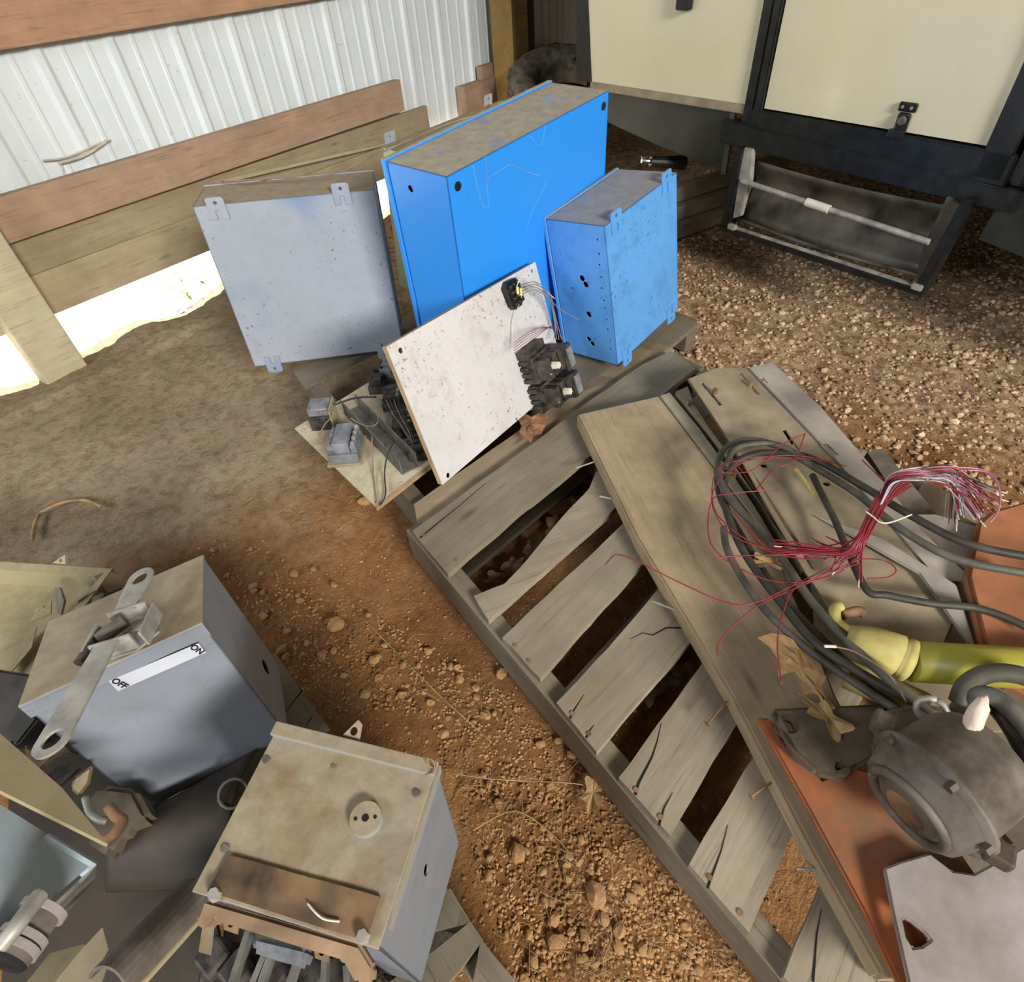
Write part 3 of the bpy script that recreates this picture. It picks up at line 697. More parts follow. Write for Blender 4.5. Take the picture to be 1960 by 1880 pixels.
for i, (u, v, s_) in enumerate(((772, 806, 1.35), (752, 756, 1.3), (800, 850, 1.2))):
    fb = fblock('relay', u, v, 48+random.uniform(-6, 6), .03); bm = BM(); blk(bm, None, -.024*s_, -.022*s_, .048*s_, .044*s_, .026)
    for a in range(3): blk(bm, None, (-.022+.016*a)*s_, -.018*s_, .012*s_, .036*s_, .016, .026)
    r_ = obj('relay', bm, 'brownblack', fp, fb)
    for a in range(3):
        bm = BM(); cyl(bm, ((-.016+.016*a)*s_, -.012*s_, .04), ((-.016+.016*a)*s_, -.012*s_, .047), .004, .004, 8); obj('terminal_screw', bm, 'steel', r_, fb)
for i, (u, v) in enumerate(((722, 722), (742, 702))):
    fb = fblock('fuse_block', u, v, 40, .03) @ Matrix.Scale(1.35, 4); bm = BM(); blk(bm, None, -.03, -.016, .06, .032, .018); blk(bm, None, -.028, -.012, .014, .024, .014, .018); blk(bm, None, .014, -.012, .014, .024, .014, .018)
    blk(bm, None, -.006, -.012, .012, .024, .010, .018)
    obj('fuse_block', bm, 'brownblack' if i == 0 else 'greyplastic', fp, fb)
wire('loose_wire', [P(640, 775, .20), P(680, 762, .19), P(720, 760, .19)], .003, 'cable', fp)
wire('loose_wire', [P(610, 790, .21), P(640, 790, .21), P(620, 815, .18), P(612, 835, .15)], .0013, 'copper', fp)
wire('loose_wire', [P(670, 800, .20), P(700, 815, .19), P(722, 810, .20), P(722, 780, .21)], .0013, 'copper', fp)
wire('loose_wire', [P(712, 835, .19), P(714, 900, .150), P(722, 967, .146)], .0016, 'copper', fp)
wire('loose_wire', [P(755, 845, .20), P(742, 870, .20), P(736, 905, .155), P(738, 945, .15), P(728, 968, .146)], .0018, 'cable', fp)
for k in range(5): wire('loose_wire', [P(730+8*k, 765, .19), P(745+6*k, 790, .20), P(765+6*k, 815+4*k, .20), P(790, 850+3*k, .17)], .0014, ('cable', 'copper')[k % 2], fp)
# ================================================================== ON/OFF SWITCH BOX
D = (.215, .160, .254); mt = rbox((-.117, .643, .159), -28.0, -12.4, -4.8)
sw = thing('safety_switch', 'grey switch box with a white ON and OFF sticker and a long steel handle', 'switch box', mt)
fr_, _ = face_mt('right', D); rr_ = mt @ fr_; rn_ = (rr_.to_3x3() @ Vector((0, 0, 1))).normalized(); q = rr_.inverted() @ onplane(509, 1277, rr_.translation, rn_)
bm = BM(); sheetbox(bm, D, holes={'right': [circ(q.x, q.y, .013, 18)]}); obj('body', bm, 'greyenc', sw)
bm = BM(); box(bm, (D[0]/2, D[1]/2-.002, D[2]+.003), (D[0]+.005, D[1]+.006, .005), bev=.0015); box(bm, (D[0]/2, -.003, D[2]-.008), (D[0]+.004, .003, .020))
obj('lid', bm, 'greyenc', sw)
fm, _ = face_mt('front', D); ff = mt @ fm; fn = (ff.to_3x3() @ Vector((0, 0, 1))).normalized(); fin = ff.inverted()
def fpix(u, v): q = fin @ onplane(u, v, ff.translation+fn*.0045, fn); return Vector((q.x, q.y))
quad = [fpix(208, 1304), fpix(226, 1323), fpix(394, 1249), fpix(380, 1231)]
bm = BM(); plate(bm, [tuple(p) for p in quad], .0006, Matrix.Translation((0, 0, .0048))); bmesh.ops.translate(bm, verts=bm.verts, vec=(0, 0, 0)); st = obj('sticker', bm, 'sticker', sw, ff, label='white ON and OFF sticker')
def text(name, s, loc, ang, size, parent, base):
    cu = bpy.data.curves.new(name, 'FONT'); cu.body = s; cu.size = size; cu.extrude = .0002; cu.align_x = 'CENTER'; cu.align_y = 'CENTER'; cu.offset = size*.035
    tmp = bpy.data.objects.new(name, cu); COL.objects.link(tmp); dg = bpy.context.evaluated_depsgraph_get(); me = bpy.data.meshes.new_from_object(tmp.evaluated_get(dg))
    bpy.data.objects.remove(tmp); me.materials.clear(); me.materials.append(M['ink']); o = bpy.data.objects.new(name, me)
    return link(o, parent, base @ Matrix.Translation((loc[0], loc[1], .0052)) @ Matrix.Rotation(ang, 4, 'Z'))
sv = quad[2]-quad[1]; sa = math.atan2(sv.y, sv.x)
pa, pb = fpix(229, 1308), fpix(377, 1243)
text('lettering', 'OFF', pa, sa-rad(72), .0115, st, ff); text('lettering', 'ON', pb, sa-rad(72), .0115, st, ff)
# handle
tn = (mt.to_3x3() @ Vector((0, 0, 1))).normalized(); to = mt @ Vector((0, 0, D[2]))
def hp(u, v, h): return onplane(u, v, to+tn*h, tn)
hd = bpy.data.objects.new('operating_handle', None); link(hd, sw, mt)
def ringbar(name, pa, pb, wa, hole_at_b, hh, parent):
    d = (pb-pa); ln = d.length; fr = frame(pa, d, tn); n = 12; ol = [(0, -wa*.8), (ln, -wa)]
    ol += [(ln+wa*math.cos(t), wa*math.sin(t)) for t in [(-math.pi/2)+math.pi*i/n for i in range(1, n)]]; ol += [(ln, wa), (0, wa*.8)]
    bm = BM(); plate(bm, ol, .003, None, [circ(ln-.002, 0, wa*.62, 16, wa*.58)]); return obj(name, bm, 'steel', parent, fr)
ringbar('handle_arm', hp(236, 1168, .045), hp(268, 1105, .05), .0175, True, 0, hd)
ringbar('handle_arm', hp(206, 1225, .045), hp(98, 1418, .045), .0185, True, 0, hd)
ca, cb_ = hp(205, 1228, .045), hp(238, 1165, .045); fr = frame(ca, cb_-ca, tn); cl = (cb_-ca).length
bm = BM(); plate(bm, [(-.004, -.024), (cl*.35, -.044), (cl+.002, -.034), (cl+.006, .02), (cl*.45, .036), (-.004, .028)], .003, Matrix.Translation((0, 0, -.022)), [circ(cl*.5, -.006, .009, 12)])
for x_, w_ in ((0, .05), (cl, .05)): box(bm, (x_, -.002, -.011), (.003, w_, .024))
box(bm, (cl*.4, -.04, -.010), (cl*.9, .003, .022)); box(bm, (cl*.4, .033, -.012), (cl*.8, .003, .020))
obj('handle_yoke', bm, 'steel', hd, fr)
bm = BM(); cyl(bm, fr @ Vector((cl*.45, .028, -.012)), fr @ Vector((cl*.75, -.002, -.008)), .009, .009, 14); obj('roller', bm, 'irongrey', hd, Matrix.Identity(4))
bm = BM(); cyl(bm, fr @ Vector((-.012, .036, -.01)), fr @ Vector((.012, .030, -.008)), .006, .006, 10); obj('spring_end', bm, 'brownblack', hd, Matrix.Identity(4))
bm = BM(); cyl(bm, hp(240, 1185, 0), hp(240, 1185, .024), .014, .012, 16); obj('pivot_stud', bm, 'rust', hd, Matrix.Identity(4))
# ================================================================== BEIGE DISCONNECT BOX
D = (.182, .158, .291); mt = rbox((-.094, .358, .133), -67.1, .4, 2.5)
be = thing('disconnect_box', 'dusty tan steel box with a round hub on its lid and a rusty lower plate', 'electrical box', mt)
fr_, (rw, rh) = face_mt('right', D); R_ = mt @ fr_; rn_ = (R_.to_3x3() @ Vector((0, 0, 1))).normalized(); Ri = R_.inverted(); rh_ = []
for u, v, r, ry in [(816, 1665, .006, .014), (831, 1798, .010, .022)]:
    q = Ri @ onplane(u, v, R_.translation, rn_)
    if .02 < q.x < rw-.02 and .03 < q.y < rh-.03: rh_.append(circ(q.x, q.y, r, 14, ry))
bm = BM(); sheetbox(bm, D, skip=('top',), holes={'right': rh_}); obj('body', bm, 'greyenc', be)
tmm, _ = face_mt('top', D); tt = mt @ tmm; tn = (tt.to_3x3() @ Vector((0, 0, 1))).normalized(); ti = tt.inverted()
def tpx(u, v, h=0.0): q = ti @ onplane(u, v, tt.translation+tn*h, tn); return q.x, q.y
def tpw(u, v, h=0.0): return onplane(u, v, tt.translation+tn*h, tn)
bm = BM(); box(bm, (D[0]/2, D[1]/2, D[2]+.001), (D[0]+.003, D[1]+.003, .003), bev=.001)
lid = obj('lid', bm, 'beige', be)
bm = BM(); box(bm, (D[0]/2, D[1]-.006, D[2]+.0055), (D[0]+.006, .015, .007), bev=.001); box(bm, (D[0]+.003, D[1]*.55, D[2]-.008), (.003, D[1]*.9, .018)); obj('lid_flange', bm, 'beige', lid, mt)
x, y = tpx(702, 1570, .003)
bm = BM(); cyl(bm, (x, y, .002), (x, y, .010), .0165, .0155, 32); cyl(bm, (x, y, .010), (x, y, .0106), .0035, .0035, 12, 1)
for s_ in (-1, 1): cyl(bm, (x+.009*s_, y+.003*s_, .010), (x+.009*s_, y+.003*s_, .0106), .0018, .0018, 8, 1)
obj('hub_disc', bm, 'beige', lid, tt, mats=['hole'])
for u, v, r in ((509, 1454, .0048), (638, 1468, .003), (430, 1624, .005), (797, 1518, .005)):
    x, y = tpx(u, v, .003); bm = BM(); cyl(bm, (x, y, .001), (x, y, .0042), r, r*.7, 12); obj('rivet', bm, 'irongrey', lid, tt)
slab('lower_plate', [tpw(436, 1636, .006), tpw(728, 1717, .006), tpw(700, 1800, .006), tpw(396, 1706, .006)], .004, 'rusty2', be, rag=.001)
for u, v in ((411, 1713), (695, 1793)):
    x, y = tpx(u, v, .008); bm = BM(); cyl(bm, (x, y, .004), (x, y, .013), .006, .0052, 6); obj('plate_bolt', bm, 'steel', be, tt)
# rusty moulding and base of the pulled-out switch, in front of the box
slab('front_bar', [tpw(389, 1720, .002), tpw(520, 1758, .002), tpw(690, 1808, .002), tpw(716, 1850, .0), tpw(712, 1885, .0), tpw(680, 1885, .0), tpw(655, 1838, .0), tpw(540, 1803, .0), tpw(410, 1762, .0), tpw(392, 1783, .0), tpw(371, 1768, .0)], .016, 'tanrust', be, bev=.003)
slab('front_tab', [tpw(388, 1770, -.004), tpw(409, 1763, -.004), tpw(401, 1828, -.004), tpw(380, 1822, -.004)], .004, 'beige', be)
for u, v in ((443, 1768), (617, 1822)): slab('lug', [tpw(u-18, v-14, -.004), tpw(u+14, v-6, -.004), tpw(u+10, v+20, -.004), tpw(u-14, v+12, -.004)], .004, 'tanrust', be, holes=[pix_circ(u, v, .003, None)])
bm = BM(); tube(bm, [tpw(589, 1729, .008), tpw(605, 1748, .010), tpw(622, 1760, .009), tpw(650, 1764, .008)], .001, 5); obj('loose_wire', bm, 'whitewire', be, Matrix.Identity(4))
bm = BM(); tube(bm, [tpw(815, 1484, .008), tpw(832, 1475, .012), tpw(828, 1456, .02), tpw(818, 1452, .02), tpw(822, 1466, .012), tpw(836, 1470, .01)], .0009, 5); obj('loose_wire', bm, 'straw', be, Matrix.Identity(4))
slab('hinge_tab', [tpw(655, 1408, .004), tpw(686, 1378, .012), tpw(692, 1386, .012), tpw(688, 1419, .004)], .002, 'beige', be, holes=[pix_circ(677, 1400, .0045, None)])
# switch mechanism below: insulated blocks and bus bars
mech = thing('switch_mechanism', 'dark switch mechanism with parallel metal blades, in front of the dusty tan box', 'switch mechanism', Matrix.Translation(P(560, 1860, .20)))
slab('base_block', [P(395, 1790, .26), P(720, 1860, .26), P(700, 1990, .26), P(350, 1990, .26)], .12, 'brownblack', mech, bev=.004)
slab('insulator', [P(485, 1790, .31), P(590, 1815, .31), P(575, 1850, .31), P(480, 1822, .31)], .045, 'greyplastic', mech, bev=.004)
for a, b, c, d in ((479, 1785, 445, 1890), (510, 1830, 485, 1890), (572, 1840, 555, 1890), (625, 1835, 622, 1890), (665, 1850, 668, 1890), (520, 1835, 500, 1890)):
    p0, p1 = P(a, b, .29), P(c, d, .29); bm = BM(); box(bm, ((p1-p0).length/2, 0, 0), ((p1-p0).length, .006, .016)); obj('contact_blade', bm, 'duct', mech, frame(p0, p1-p0))
for a, b in ((415, 1835), (460, 1860), (530, 1865), (600, 1868), (650, 1870)):
    bm = BM(); p = P(a, b, .27); box(bm, p, (.03, .03, .03), bev=.004); obj('insulator', bm, 'brownblack', mech, Matrix.Identity(4))
# ================================================================== OPEN YELLOWED CABINET (left edge)
zc = .20
yc = thing('open_enclosure', 'yellowed beige open enclosure lying on its back at the left edge', 'enclosure', Matrix.Translation(P(60, 1200, 0)))
slab('back_panel', [P(-150, 1110, zc), P(178, 1104, zc), P(215, 1120, zc-.01), P(140, 1230, zc), P(120, 1400, zc), P(-150, 1500, zc)], .004, 'yellowgrey', yc)
slab('top_flange', [P(-150, 1066, .245), P(0, 1075, .245), P(215, 1089, .245), P(179, 1103, .245), P(0, 1091, .245), P(-150, 1083, .245)], .05, 'yellowgrey', yc)
slab('side_flange', [P(215, 1089, .244), P(236, 1118, .20), P(225, 1155, .16), P(150, 1180, .16), P(168, 1150, .20), P(198, 1105, .235)], .004, 'duct', yc)
slab('side_lip', [P(202, 1092, .248), P(213, 1091, .248), P(165, 1155, .248), P(142, 1185, .248), P(130, 1178, .248)], .003, 'yellowgrey', yc)
slab('hanging_ear', [P(100, 1078, .25), P(124, 1062, .262), P(125, 1080, .25)], .003, 'yellowgrey', yc, holes=[pix_circ(116, 1073, .0035, None)])
slab('bracket', [P(105, 1125, .25), P(114, 1125, .27), P(131, 1150, .27), P(126, 1176, .24), P(100, 1174, .235)], .003, 'irongrey', yc)
slab('bracket', [P(59, 1182, .235), P(98, 1148, .235), P(97, 1174, .235), P(58, 1190, .235)], .003, 'yellowgrey', yc, holes=[pix_circ(71, 1168, .005, None), pix_circ(87, 1161, .0035, None)])
slab('bracket', [P(150, 1150, .25), P(182, 1130, .25), P(172, 1158, .24), P(148, 1164, .24)], .003, 'irongrey', yc)
slab('loose_flap', [P(0, 1255, .215), P(70, 1200, .215), P(60, 1240, .215), P(10, 1300, .215)], .002, 'yellowgrey', yc)
# black module left of the switch box
bmod = thing('control_module', 'black box-shaped control module at the left edge below the yellowed enclosure', 'module', Matrix.Translation(P(20, 1350, .2)))
slab('housing', [P(-60, 1270, .33), P(10, 1283, .33), P(72, 1292, .33), P(45, 1350, .33), P(25, 1430, .30), P(-60, 1440, .30)], .13, 'cable', bmod, bev=.004)
slab('terminal_cover', [P(40, 1350, .332), P(72, 1375, .332), P(30, 1430, .31), P(5, 1400, .315)], .05, 'black', bmod, bev=.003)
# big grey-blue cabinet in the lower left corner
lb = thing('electrical_cabinet', 'light blue-grey steel cabinet lying in the bottom left corner', 'cabinet', Matrix.Translation(P(60, 1700, .2)))
c_a, c_b, c_c, c_d = P(-120, 1465, .47), P(185, 1655, .36), P(100, 1738, .36), P(-160, 1990, .47)
slab('front_panel', [c_a, c_b, P(157, 1679, .357), P(149, 1686, .35), P(62, 1768, .36), P(-40, 1890, .40), P(-160, 1990, .47)], .004, 'bluegrey2', lb)
slab('side_panel', [P(-40, 1340, .44), P(0, 1404, .43), P(43, 1459, .41), P(106, 1531, .385), P(185, 1652, .358), P(-120, 1462, .468)], .004, 'yellowgrey', lb)
slab('end_panel', [P(185, 1656, .355), P(182, 1682, .30), P(110, 1760, .26), P(20, 1860, .28), P(62, 1768, .355), P(149, 1687, .345)], .004, 'duct', lb)
slab('lid_lip', [P(157, 1679, .362), P(185, 1655, .364), P(90, 1598, .40), P(60, 1612, .402)], .005, 'bluegrey2', lb)
# steel handle loop on it
hl = thing('cable_connector', 'worn grey conduit connector lying in the bottom left corner on the light cabinet', 'connector', Matrix.Translation(P(45, 1780, .4)))
bm = BM(); q0, q1 = P(12, 1838, .43), P(84, 1742, .42); cyl(bm, q0, q1, .019, .017, 24); cyl(bm, q1, q1+(q1-q0).normalized()*.006, .017, .008, 24); obj('connector_barrel', bm, 'irongrey', hl, Matrix.Identity(4), smooth=False)
bm = BM(); d = (q1-q0).normalized()
for t in (.15, .35, .9): cyl(bm, q0+(q1-q0)*t, q0+(q1-q0)*t+d*.006, .0212, .0212, 24)
obj('clamp_ring', bm, 'greyplate', hl, Matrix.Identity(4))
bm = BM(); cyl(bm, q0-d*.003, q0, .017, .019, 24); obj('cable_opening', bm, 'hole', hl, Matrix.Identity(4))
bm = BM(); tube(bm, [P(0, 1812, .46), P(30, 1775, .462), P(60, 1735, .455), P(78, 1712, .45)], .007, 8); obj('strain_clamp', bm, 'steel', hl, Matrix.Identity(4))
# dark brown curved cover between the boxes
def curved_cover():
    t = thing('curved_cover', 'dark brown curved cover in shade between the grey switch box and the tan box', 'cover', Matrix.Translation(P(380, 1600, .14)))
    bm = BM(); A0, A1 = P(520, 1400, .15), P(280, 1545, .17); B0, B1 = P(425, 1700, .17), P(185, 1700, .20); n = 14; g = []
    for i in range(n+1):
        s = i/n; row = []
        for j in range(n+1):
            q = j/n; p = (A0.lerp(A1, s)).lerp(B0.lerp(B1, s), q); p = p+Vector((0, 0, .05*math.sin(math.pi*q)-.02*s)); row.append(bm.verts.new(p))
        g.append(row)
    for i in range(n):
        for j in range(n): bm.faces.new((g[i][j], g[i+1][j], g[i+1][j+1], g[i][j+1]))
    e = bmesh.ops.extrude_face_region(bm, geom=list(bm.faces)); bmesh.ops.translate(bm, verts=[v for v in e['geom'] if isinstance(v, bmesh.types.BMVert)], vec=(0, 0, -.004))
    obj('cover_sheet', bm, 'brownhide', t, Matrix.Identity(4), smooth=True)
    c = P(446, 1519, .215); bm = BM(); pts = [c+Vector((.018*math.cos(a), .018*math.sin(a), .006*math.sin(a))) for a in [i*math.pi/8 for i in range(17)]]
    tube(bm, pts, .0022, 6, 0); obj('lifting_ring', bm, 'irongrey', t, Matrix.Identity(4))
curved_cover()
clp = thing('cable_clamp', 'brown cast clamp with a bent steel hook lying beside the curved cover', 'clamp', Matrix.Translation(P(215, 1560, .2)))
slab('clamp_body', [P(150, 1545, .25), P(190, 1500, .25), P(255, 1505, .25), P(290, 1565, .24), P(235, 1585, .24), P(205, 1640, .24), P(160, 1610, .24)], .05, 'iron', clp, bev=.008)
bm = BM(); tube(bm, [P(163, 1528, .275), P(172, 1555, .28), P(188, 1568, .28), P(204, 1572, .275)], .0045, 8); obj('hook', bm, 'steel', clp, Matrix.Identity(4))
bm = BM(); tube(bm, [P(207, 1545, .28), P(222, 1562, .28), P(235, 1572, .28), P(222, 1592, .27), P(205, 1606, .262)], .0065, 8); obj('bent_rod', bm, 'rust', clp, Matrix.Identity(4))
ck = thing('bracket_linkage', 'tan bent bracket linkage just below the lower end of the steel handle', 'bracket', Matrix.Translation(P(110, 1480, .3)))
slab('linkage_plate', [P(45, 1425, .34), P(70, 1440, .34), P(125, 1425, .33), P(172, 1462, .31), P(120, 1460, .32), P(75, 1490, .33), P(52, 1470, .34)], .006, 'rusty2', ck, bev=.002)
slab('linkage_plate', [P(140, 1490, .30), P(178, 1462, .30), P(172, 1500, .29), P(150, 1525, .29), P(136, 1510, .29)], .006, 'yellowgrey', ck, bev=.003)
slab('linkage_arm', [P(80, 1495, .31), P(112, 1465, .31), P(150, 1470, .30), P(105, 1512, .30)], .02, 'brownblack', ck)
# C-channel, pointed plate
ch = thing('strut_channel', 'grey steel C-shaped channel standing diagonally at the bottom edge left of the tan box', 'channel', Matrix.Translation(P(300, 1780, .3)))
q0, q1 = P(372, 1715, .33), P(205, 1890, .40); dd = q1-q0; fr = frame(q0, dd, CAM-q0)
n = 14; prof = [(math.cos(a)*.02, math.sin(a)*.02) for a in [math.pi*(-.15)+math.pi*1.3*i/n for i in range(n+1)]]; inner = [(x*.84, y*.84) for x, y in prof[::-1]]
bm = BM(); pr = prof+inner; va = [bm.verts.new((0, x, y)) for x, y in pr]; vb = [bm.verts.new((dd.length, x, y)) for x, y in pr]
for i in range(len(pr)): bm.faces.new((va[i], va[(i+1) % len(pr)], vb[(i+1) % len(pr)], vb[i]))
nn_ = len(pr)
for i in range(n): bm.faces.new((va[i], va[i+1], va[nn_-2-i], va[nn_-1-i])); bm.faces.new((vb[i], vb[i+1], vb[nn_-2-i], vb[nn_-1-i]))
obj('channel_body', bm, 'irongrey', ch, fr)
bm = BM(); tube(bm, [fr @ Vector((0, .020, .002)), fr @ Vector((dd.length*.5, .020, .003)), fr @ Vector((dd.length, .020, .002))], .004, 8, 2); obj('rolled_edge', bm, 'yellowgrey', ch, Matrix.Identity(4), label='tan rolled edge')
slab('sheet_offcut', [P(196, 1775, .34), P(207, 1815, .34), P(190, 1850, .34), P(205, 1852, .34), P(185, 1900, .35), P(95, 1900, .35), P(150, 1820, .35)], .003, 'tanmetal')
tag(bpy.data.objects['sheet_offcut'], 'pale tan sheet metal offcut with a pointed tip at the bottom edge', 'sheet metal')
slab('backing_plate', [P(95, 1825, .30), P(160, 1808, .30), P(120, 1900, .32), P(30, 1900, .32)], .003, 'yellowgrey')
tag(bpy.data.objects['backing_plate'], 'dull yellowish plate at the bottom edge behind the pointed tan offcut', 'sheet metal')
slab('shade_sheet', [P(20, 1440, .14), P(180, 1440, .14), P(300, 1560, .14), P(400, 1700, .14), P(440, 1900, .14), P(0, 1950, .14)], .01, 'brownhide')  # dark sheet added to fill the gaps with shade
tag(bpy.data.objects['shade_sheet'], 'added dark sheet for the deep shade under the channel and clamp in the bottom left', 'sheet metal')
# ================================================================== LONG BOARD AND MACHINE ON THE FRONT PALLET
ZB = .168
bd = thing('wooden_board', 'long weathered wide board lying diagonally across the front pallet', 'board', Matrix.Translation(P(1104, 795, .13)))
slab('plank', [P(1104, 793, ZB), P(1220, 1030, ZB), P(1400, 1330, ZB), P(1550, 1620, ZB), P(1690, 1870, ZB), P(1900, 1870, ZB), P(1760, 1620, ZB), P(1600, 1330, ZB), P(1480, 1040, ZB), P(1261, 757, ZB)], .040, 'plank', bd, bev=.004)
for a, b, mt_ in (((1140, 883), (1103, 896), 'whitewire'), ((1170, 955), (1148, 950), 'whitewire'), ((1305, 1173), (1249, 1151), 'whitewire'), ((1390, 1343), (1355, 1385), 'rust'), ((1478, 1497), (1438, 1524), 'rust'), ((1580, 1666), (1524, 1663), 'whitewire')):
    bm = BM(); p0, p1 = P(*a, .15), P(*b, .15); cyl(bm, p0, p1, .0018, .0018, 8)
    if mt_ == 'rust': cyl(bm, p1, p1+(p1-p0).normalized()*.0015, .005, .005, 10)
    obj('bent_nail', bm, mt_ if mt_ == 'rust' else 'steel', bd, Matrix.Identity(4))
def strip(pts, z, th, mat, label, bev=.002):
    o = slab('wooden_strip', [P(u, v, z) for u, v in pts], th, mat, None, bev=bev); tag(o, label, 'wood strip'); return o
strip([(1263, 757), (1282, 750), (1340, 820), (1440, 960), (1530, 1110), (1510, 1125), (1480, 1040)], ZB, .03, 'post', 'narrow pale wooden strip with small holes lying along the wide board')
strip([(1293, 749), (1317, 738), (1330, 775), (1385, 850), (1450, 940), (1540, 1090), (1460, 960), (1380, 855)], ZB, .03, 'plank', 'darker wooden strip between the narrow pale strip and the slotted metal plate')
mc = thing('conveyor_frame', 'tan slotted metal machine frame with orange plates lying on the right of the pallet', 'machine frame', Matrix.Translation(P(1600, 1000, .15)))
def slot(ua, va, ub, vb, w_=.004):
    def f(fr):
        nn = fr.to_3x3() @ Vector((0, 0, 1)); a = fr.inverted() @ onplane(ua, va, fr.translation, nn); b = fr.inverted() @ onplane(ub, vb, fr.translation, nn)
        d = (b-a); d.z = 0; d.normalize(); n_ = Vector((-d.y, d.x, 0)); return [((a+n_*w_).x, (a+n_*w_).y), ((a-n_*w_).x, (a-n_*w_).y), ((b-n_*w_).x, (b-n_*w_).y), ((b+n_*w_).x, (b+n_*w_).y)]
    return f
slab('channel_plate', [P(1318, 725, .225), P(1372, 705, .225), P(1432, 704, .225), P(1620, 905, .225), P(1740, 1040, .225), P(1840, 1150, .225), P(1800, 1240, .22), P(1640, 1240, .22), P(1540, 1100, .22), P(1400, 850, .222)], .004, 'tanmetal', mc,
     holes=[slot(1343, 732, 1380, 776), slot(1415, 714, 1452, 756), slot(1500, 822, 1526, 862, .0045), pix_circ(1462, 891, .007, None), pix_circ(1582, 926, .007, None)])
slab('channel_side', [P(1318, 725, .223), P(1400, 850, .222), P(1540, 1100, .22), P(1536, 1100, .17), P(1396, 850, .17), P(1313, 728, .17)], .004, 'rusty2', mc)
slab('angle_plate', [P(1434, 704, .230), P(1478, 693, .230), P(1573, 781, .230), P(1653, 874, .230), P(1700, 930, .230), P(1760, 1010, .230), P(1860, 1110, .228), P(1800, 1115, .228), P(1600, 878, .230)], .004, 'greytan', mc,
     holes=[slot(1457, 722, 1466, 734, .005), slot(1577, 850, 1600, 872, .007)])
for u, v in ((1368, 750), (1436, 736)):
    bm = BM(); p = P(u, v, .23); cyl(bm, p+Vector((0, 0, -.012)), p+Vector((0, 0, .008)), .0055, .0055, 8); obj('stud', bm, 'rust', mc, Matrix.Identity(4))
bm = BM(); p = P(1317, 768, .185); cyl(bm, p+Vector((0, 0, -.012)), p+Vector((0, 0, .004)), .0055, .0045, 12); obj('stud', bm, 'tanmetal', mc, Matrix.Identity(4))
slab('side_rail', [P(1660, 865, .21), P(1690, 858, .21), P(1725, 905, .20), P(1960, 1180, .17), P(1980, 1250, .17), P(1900, 1180, .20)], .03, 'irongrey', mc)
slab('lower_plate', [P(1540, 950, .195), P(1700, 960, .215), P(1790, 1030, .222), P(1850, 1120, .225), P(1885, 1240, .225), P(1960, 1400, .22), P(1700, 1400, .2), P(1560, 1200, .19)], .005, 'tanmetal', mc)
slab('ridge_plate', [P(1560, 985, .233), P(1690, 1030, .24), P(1830, 1120, .24), P(1880, 1260, .238), P(1760, 1100, .236)], .006, 'greytan', mc, bev=.002)
slab('white_bracket', [P(1722, 985, .22), P(1790, 985, .225), P(1872, 1012, .225), P(1852, 1112, .22), P(1790, 1060, .22)], .006, 'greyplate', mc)
# orange plates
slab('orange_plate', [P(1852, 1100, .252), P(1872, 1000, .25), P(1900, 975, .25), P(2050, 930, .24), P(2100, 1400, .23), P(1895, 1300, .24), P(1878, 1215, .248)], .02, 'orange2', mc, bev=.006, label='faded orange plate')
slab('orange_plate', [P(1449, 1372, .205), P(1476, 1375, .205), P(1500, 1420, .205), P(1545, 1460, .207), P(1575, 1490, .207), P(1640, 1465, .21), P(1760, 1500, .215), P(1900, 1700, .215), P(1880, 2000, .21), P(1760, 1950, .21), P(1660, 1750, .207), P(1555, 1560, .205)], .012, 'orange', mc, bev=.003, label='orange painted plate')
slab('grey_plate', [P(1693, 1662, .225), P(1722, 1650, .226), P(1778, 1634, .226), P(1822, 1668, .226), P(1862, 1674, .226), P(1925, 1640, .226), P(2060, 1560, .226), P(2100, 2050, .22), P(1790, 2050, .22), P(1740, 1880, .22), P(1712, 1760, .222)], .008, 'greyplate', mc, bev=.002,
     holes=[lambda fr: [tuple((fr.inverted() @ onplane(u, v, fr.translation, fr.to_3x3() @ Vector((0, 0, 1))))[:2]) for u, v in ((1727, 1755), (1745, 1765), (1770, 1785), (1782, 1800), (1765, 1812), (1748, 1815), (1735, 1795))]], label='grey streaked plate')
# motor flange pad
slab('mounting_pad', [P(1478, 1355, .235), P(1530, 1352, .235), P(1700, 1345, .235), P(1700, 1440, .235), P(1640, 1470, .232), P(1600, 1486, .232), P(1565, 1478, .232), P(1520, 1440, .232)], .02, 'iron', mc, bev=.005, holes=[pix_circ(1510, 1385, .009, None), pix_circ(1612, 1472, .004, None)])
gm = thing('gear_motor', 'dusty grey cast gear motor with a clamped housing at the right edge', 'motor', Matrix.Translation(P(1850, 1480, .24)))
def lathe(bm, p0, axis, prof, seg=28):
    axis = axis.normalized(); q = axis.to_track_quat('Z', 'Y').to_matrix(); rings = []
    for h, r in prof: rings.append([bm.verts.new(p0+q @ Vector((r*math.cos(2*math.pi*k/seg), r*math.sin(2*math.pi*k/seg), h))) for k in range(seg)])
    for i in range(len(rings)-1):
        for k in range(seg): bm.faces.new((rings[i][k], rings[i][(k+1) % seg], rings[i+1][(k+1) % seg], rings[i+1][k])).smooth = True
    for r in (rings[0], rings[-1]): bm.faces.new(r)
g0, g1 = P(1775, 1520, .29), P(1905, 1430, .31); ax = g1-g0
bm = BM(); lathe(bm, g0, ax, [(-.028, .040), (-.026, .058), (.0, .066), (.002, .076), (.008, .076), (.010, .067), (.07, .063), (.088, .054), (.098, .03)]); obj('motor_housing', bm, 'irongrey', gm, Matrix.Identity(4))
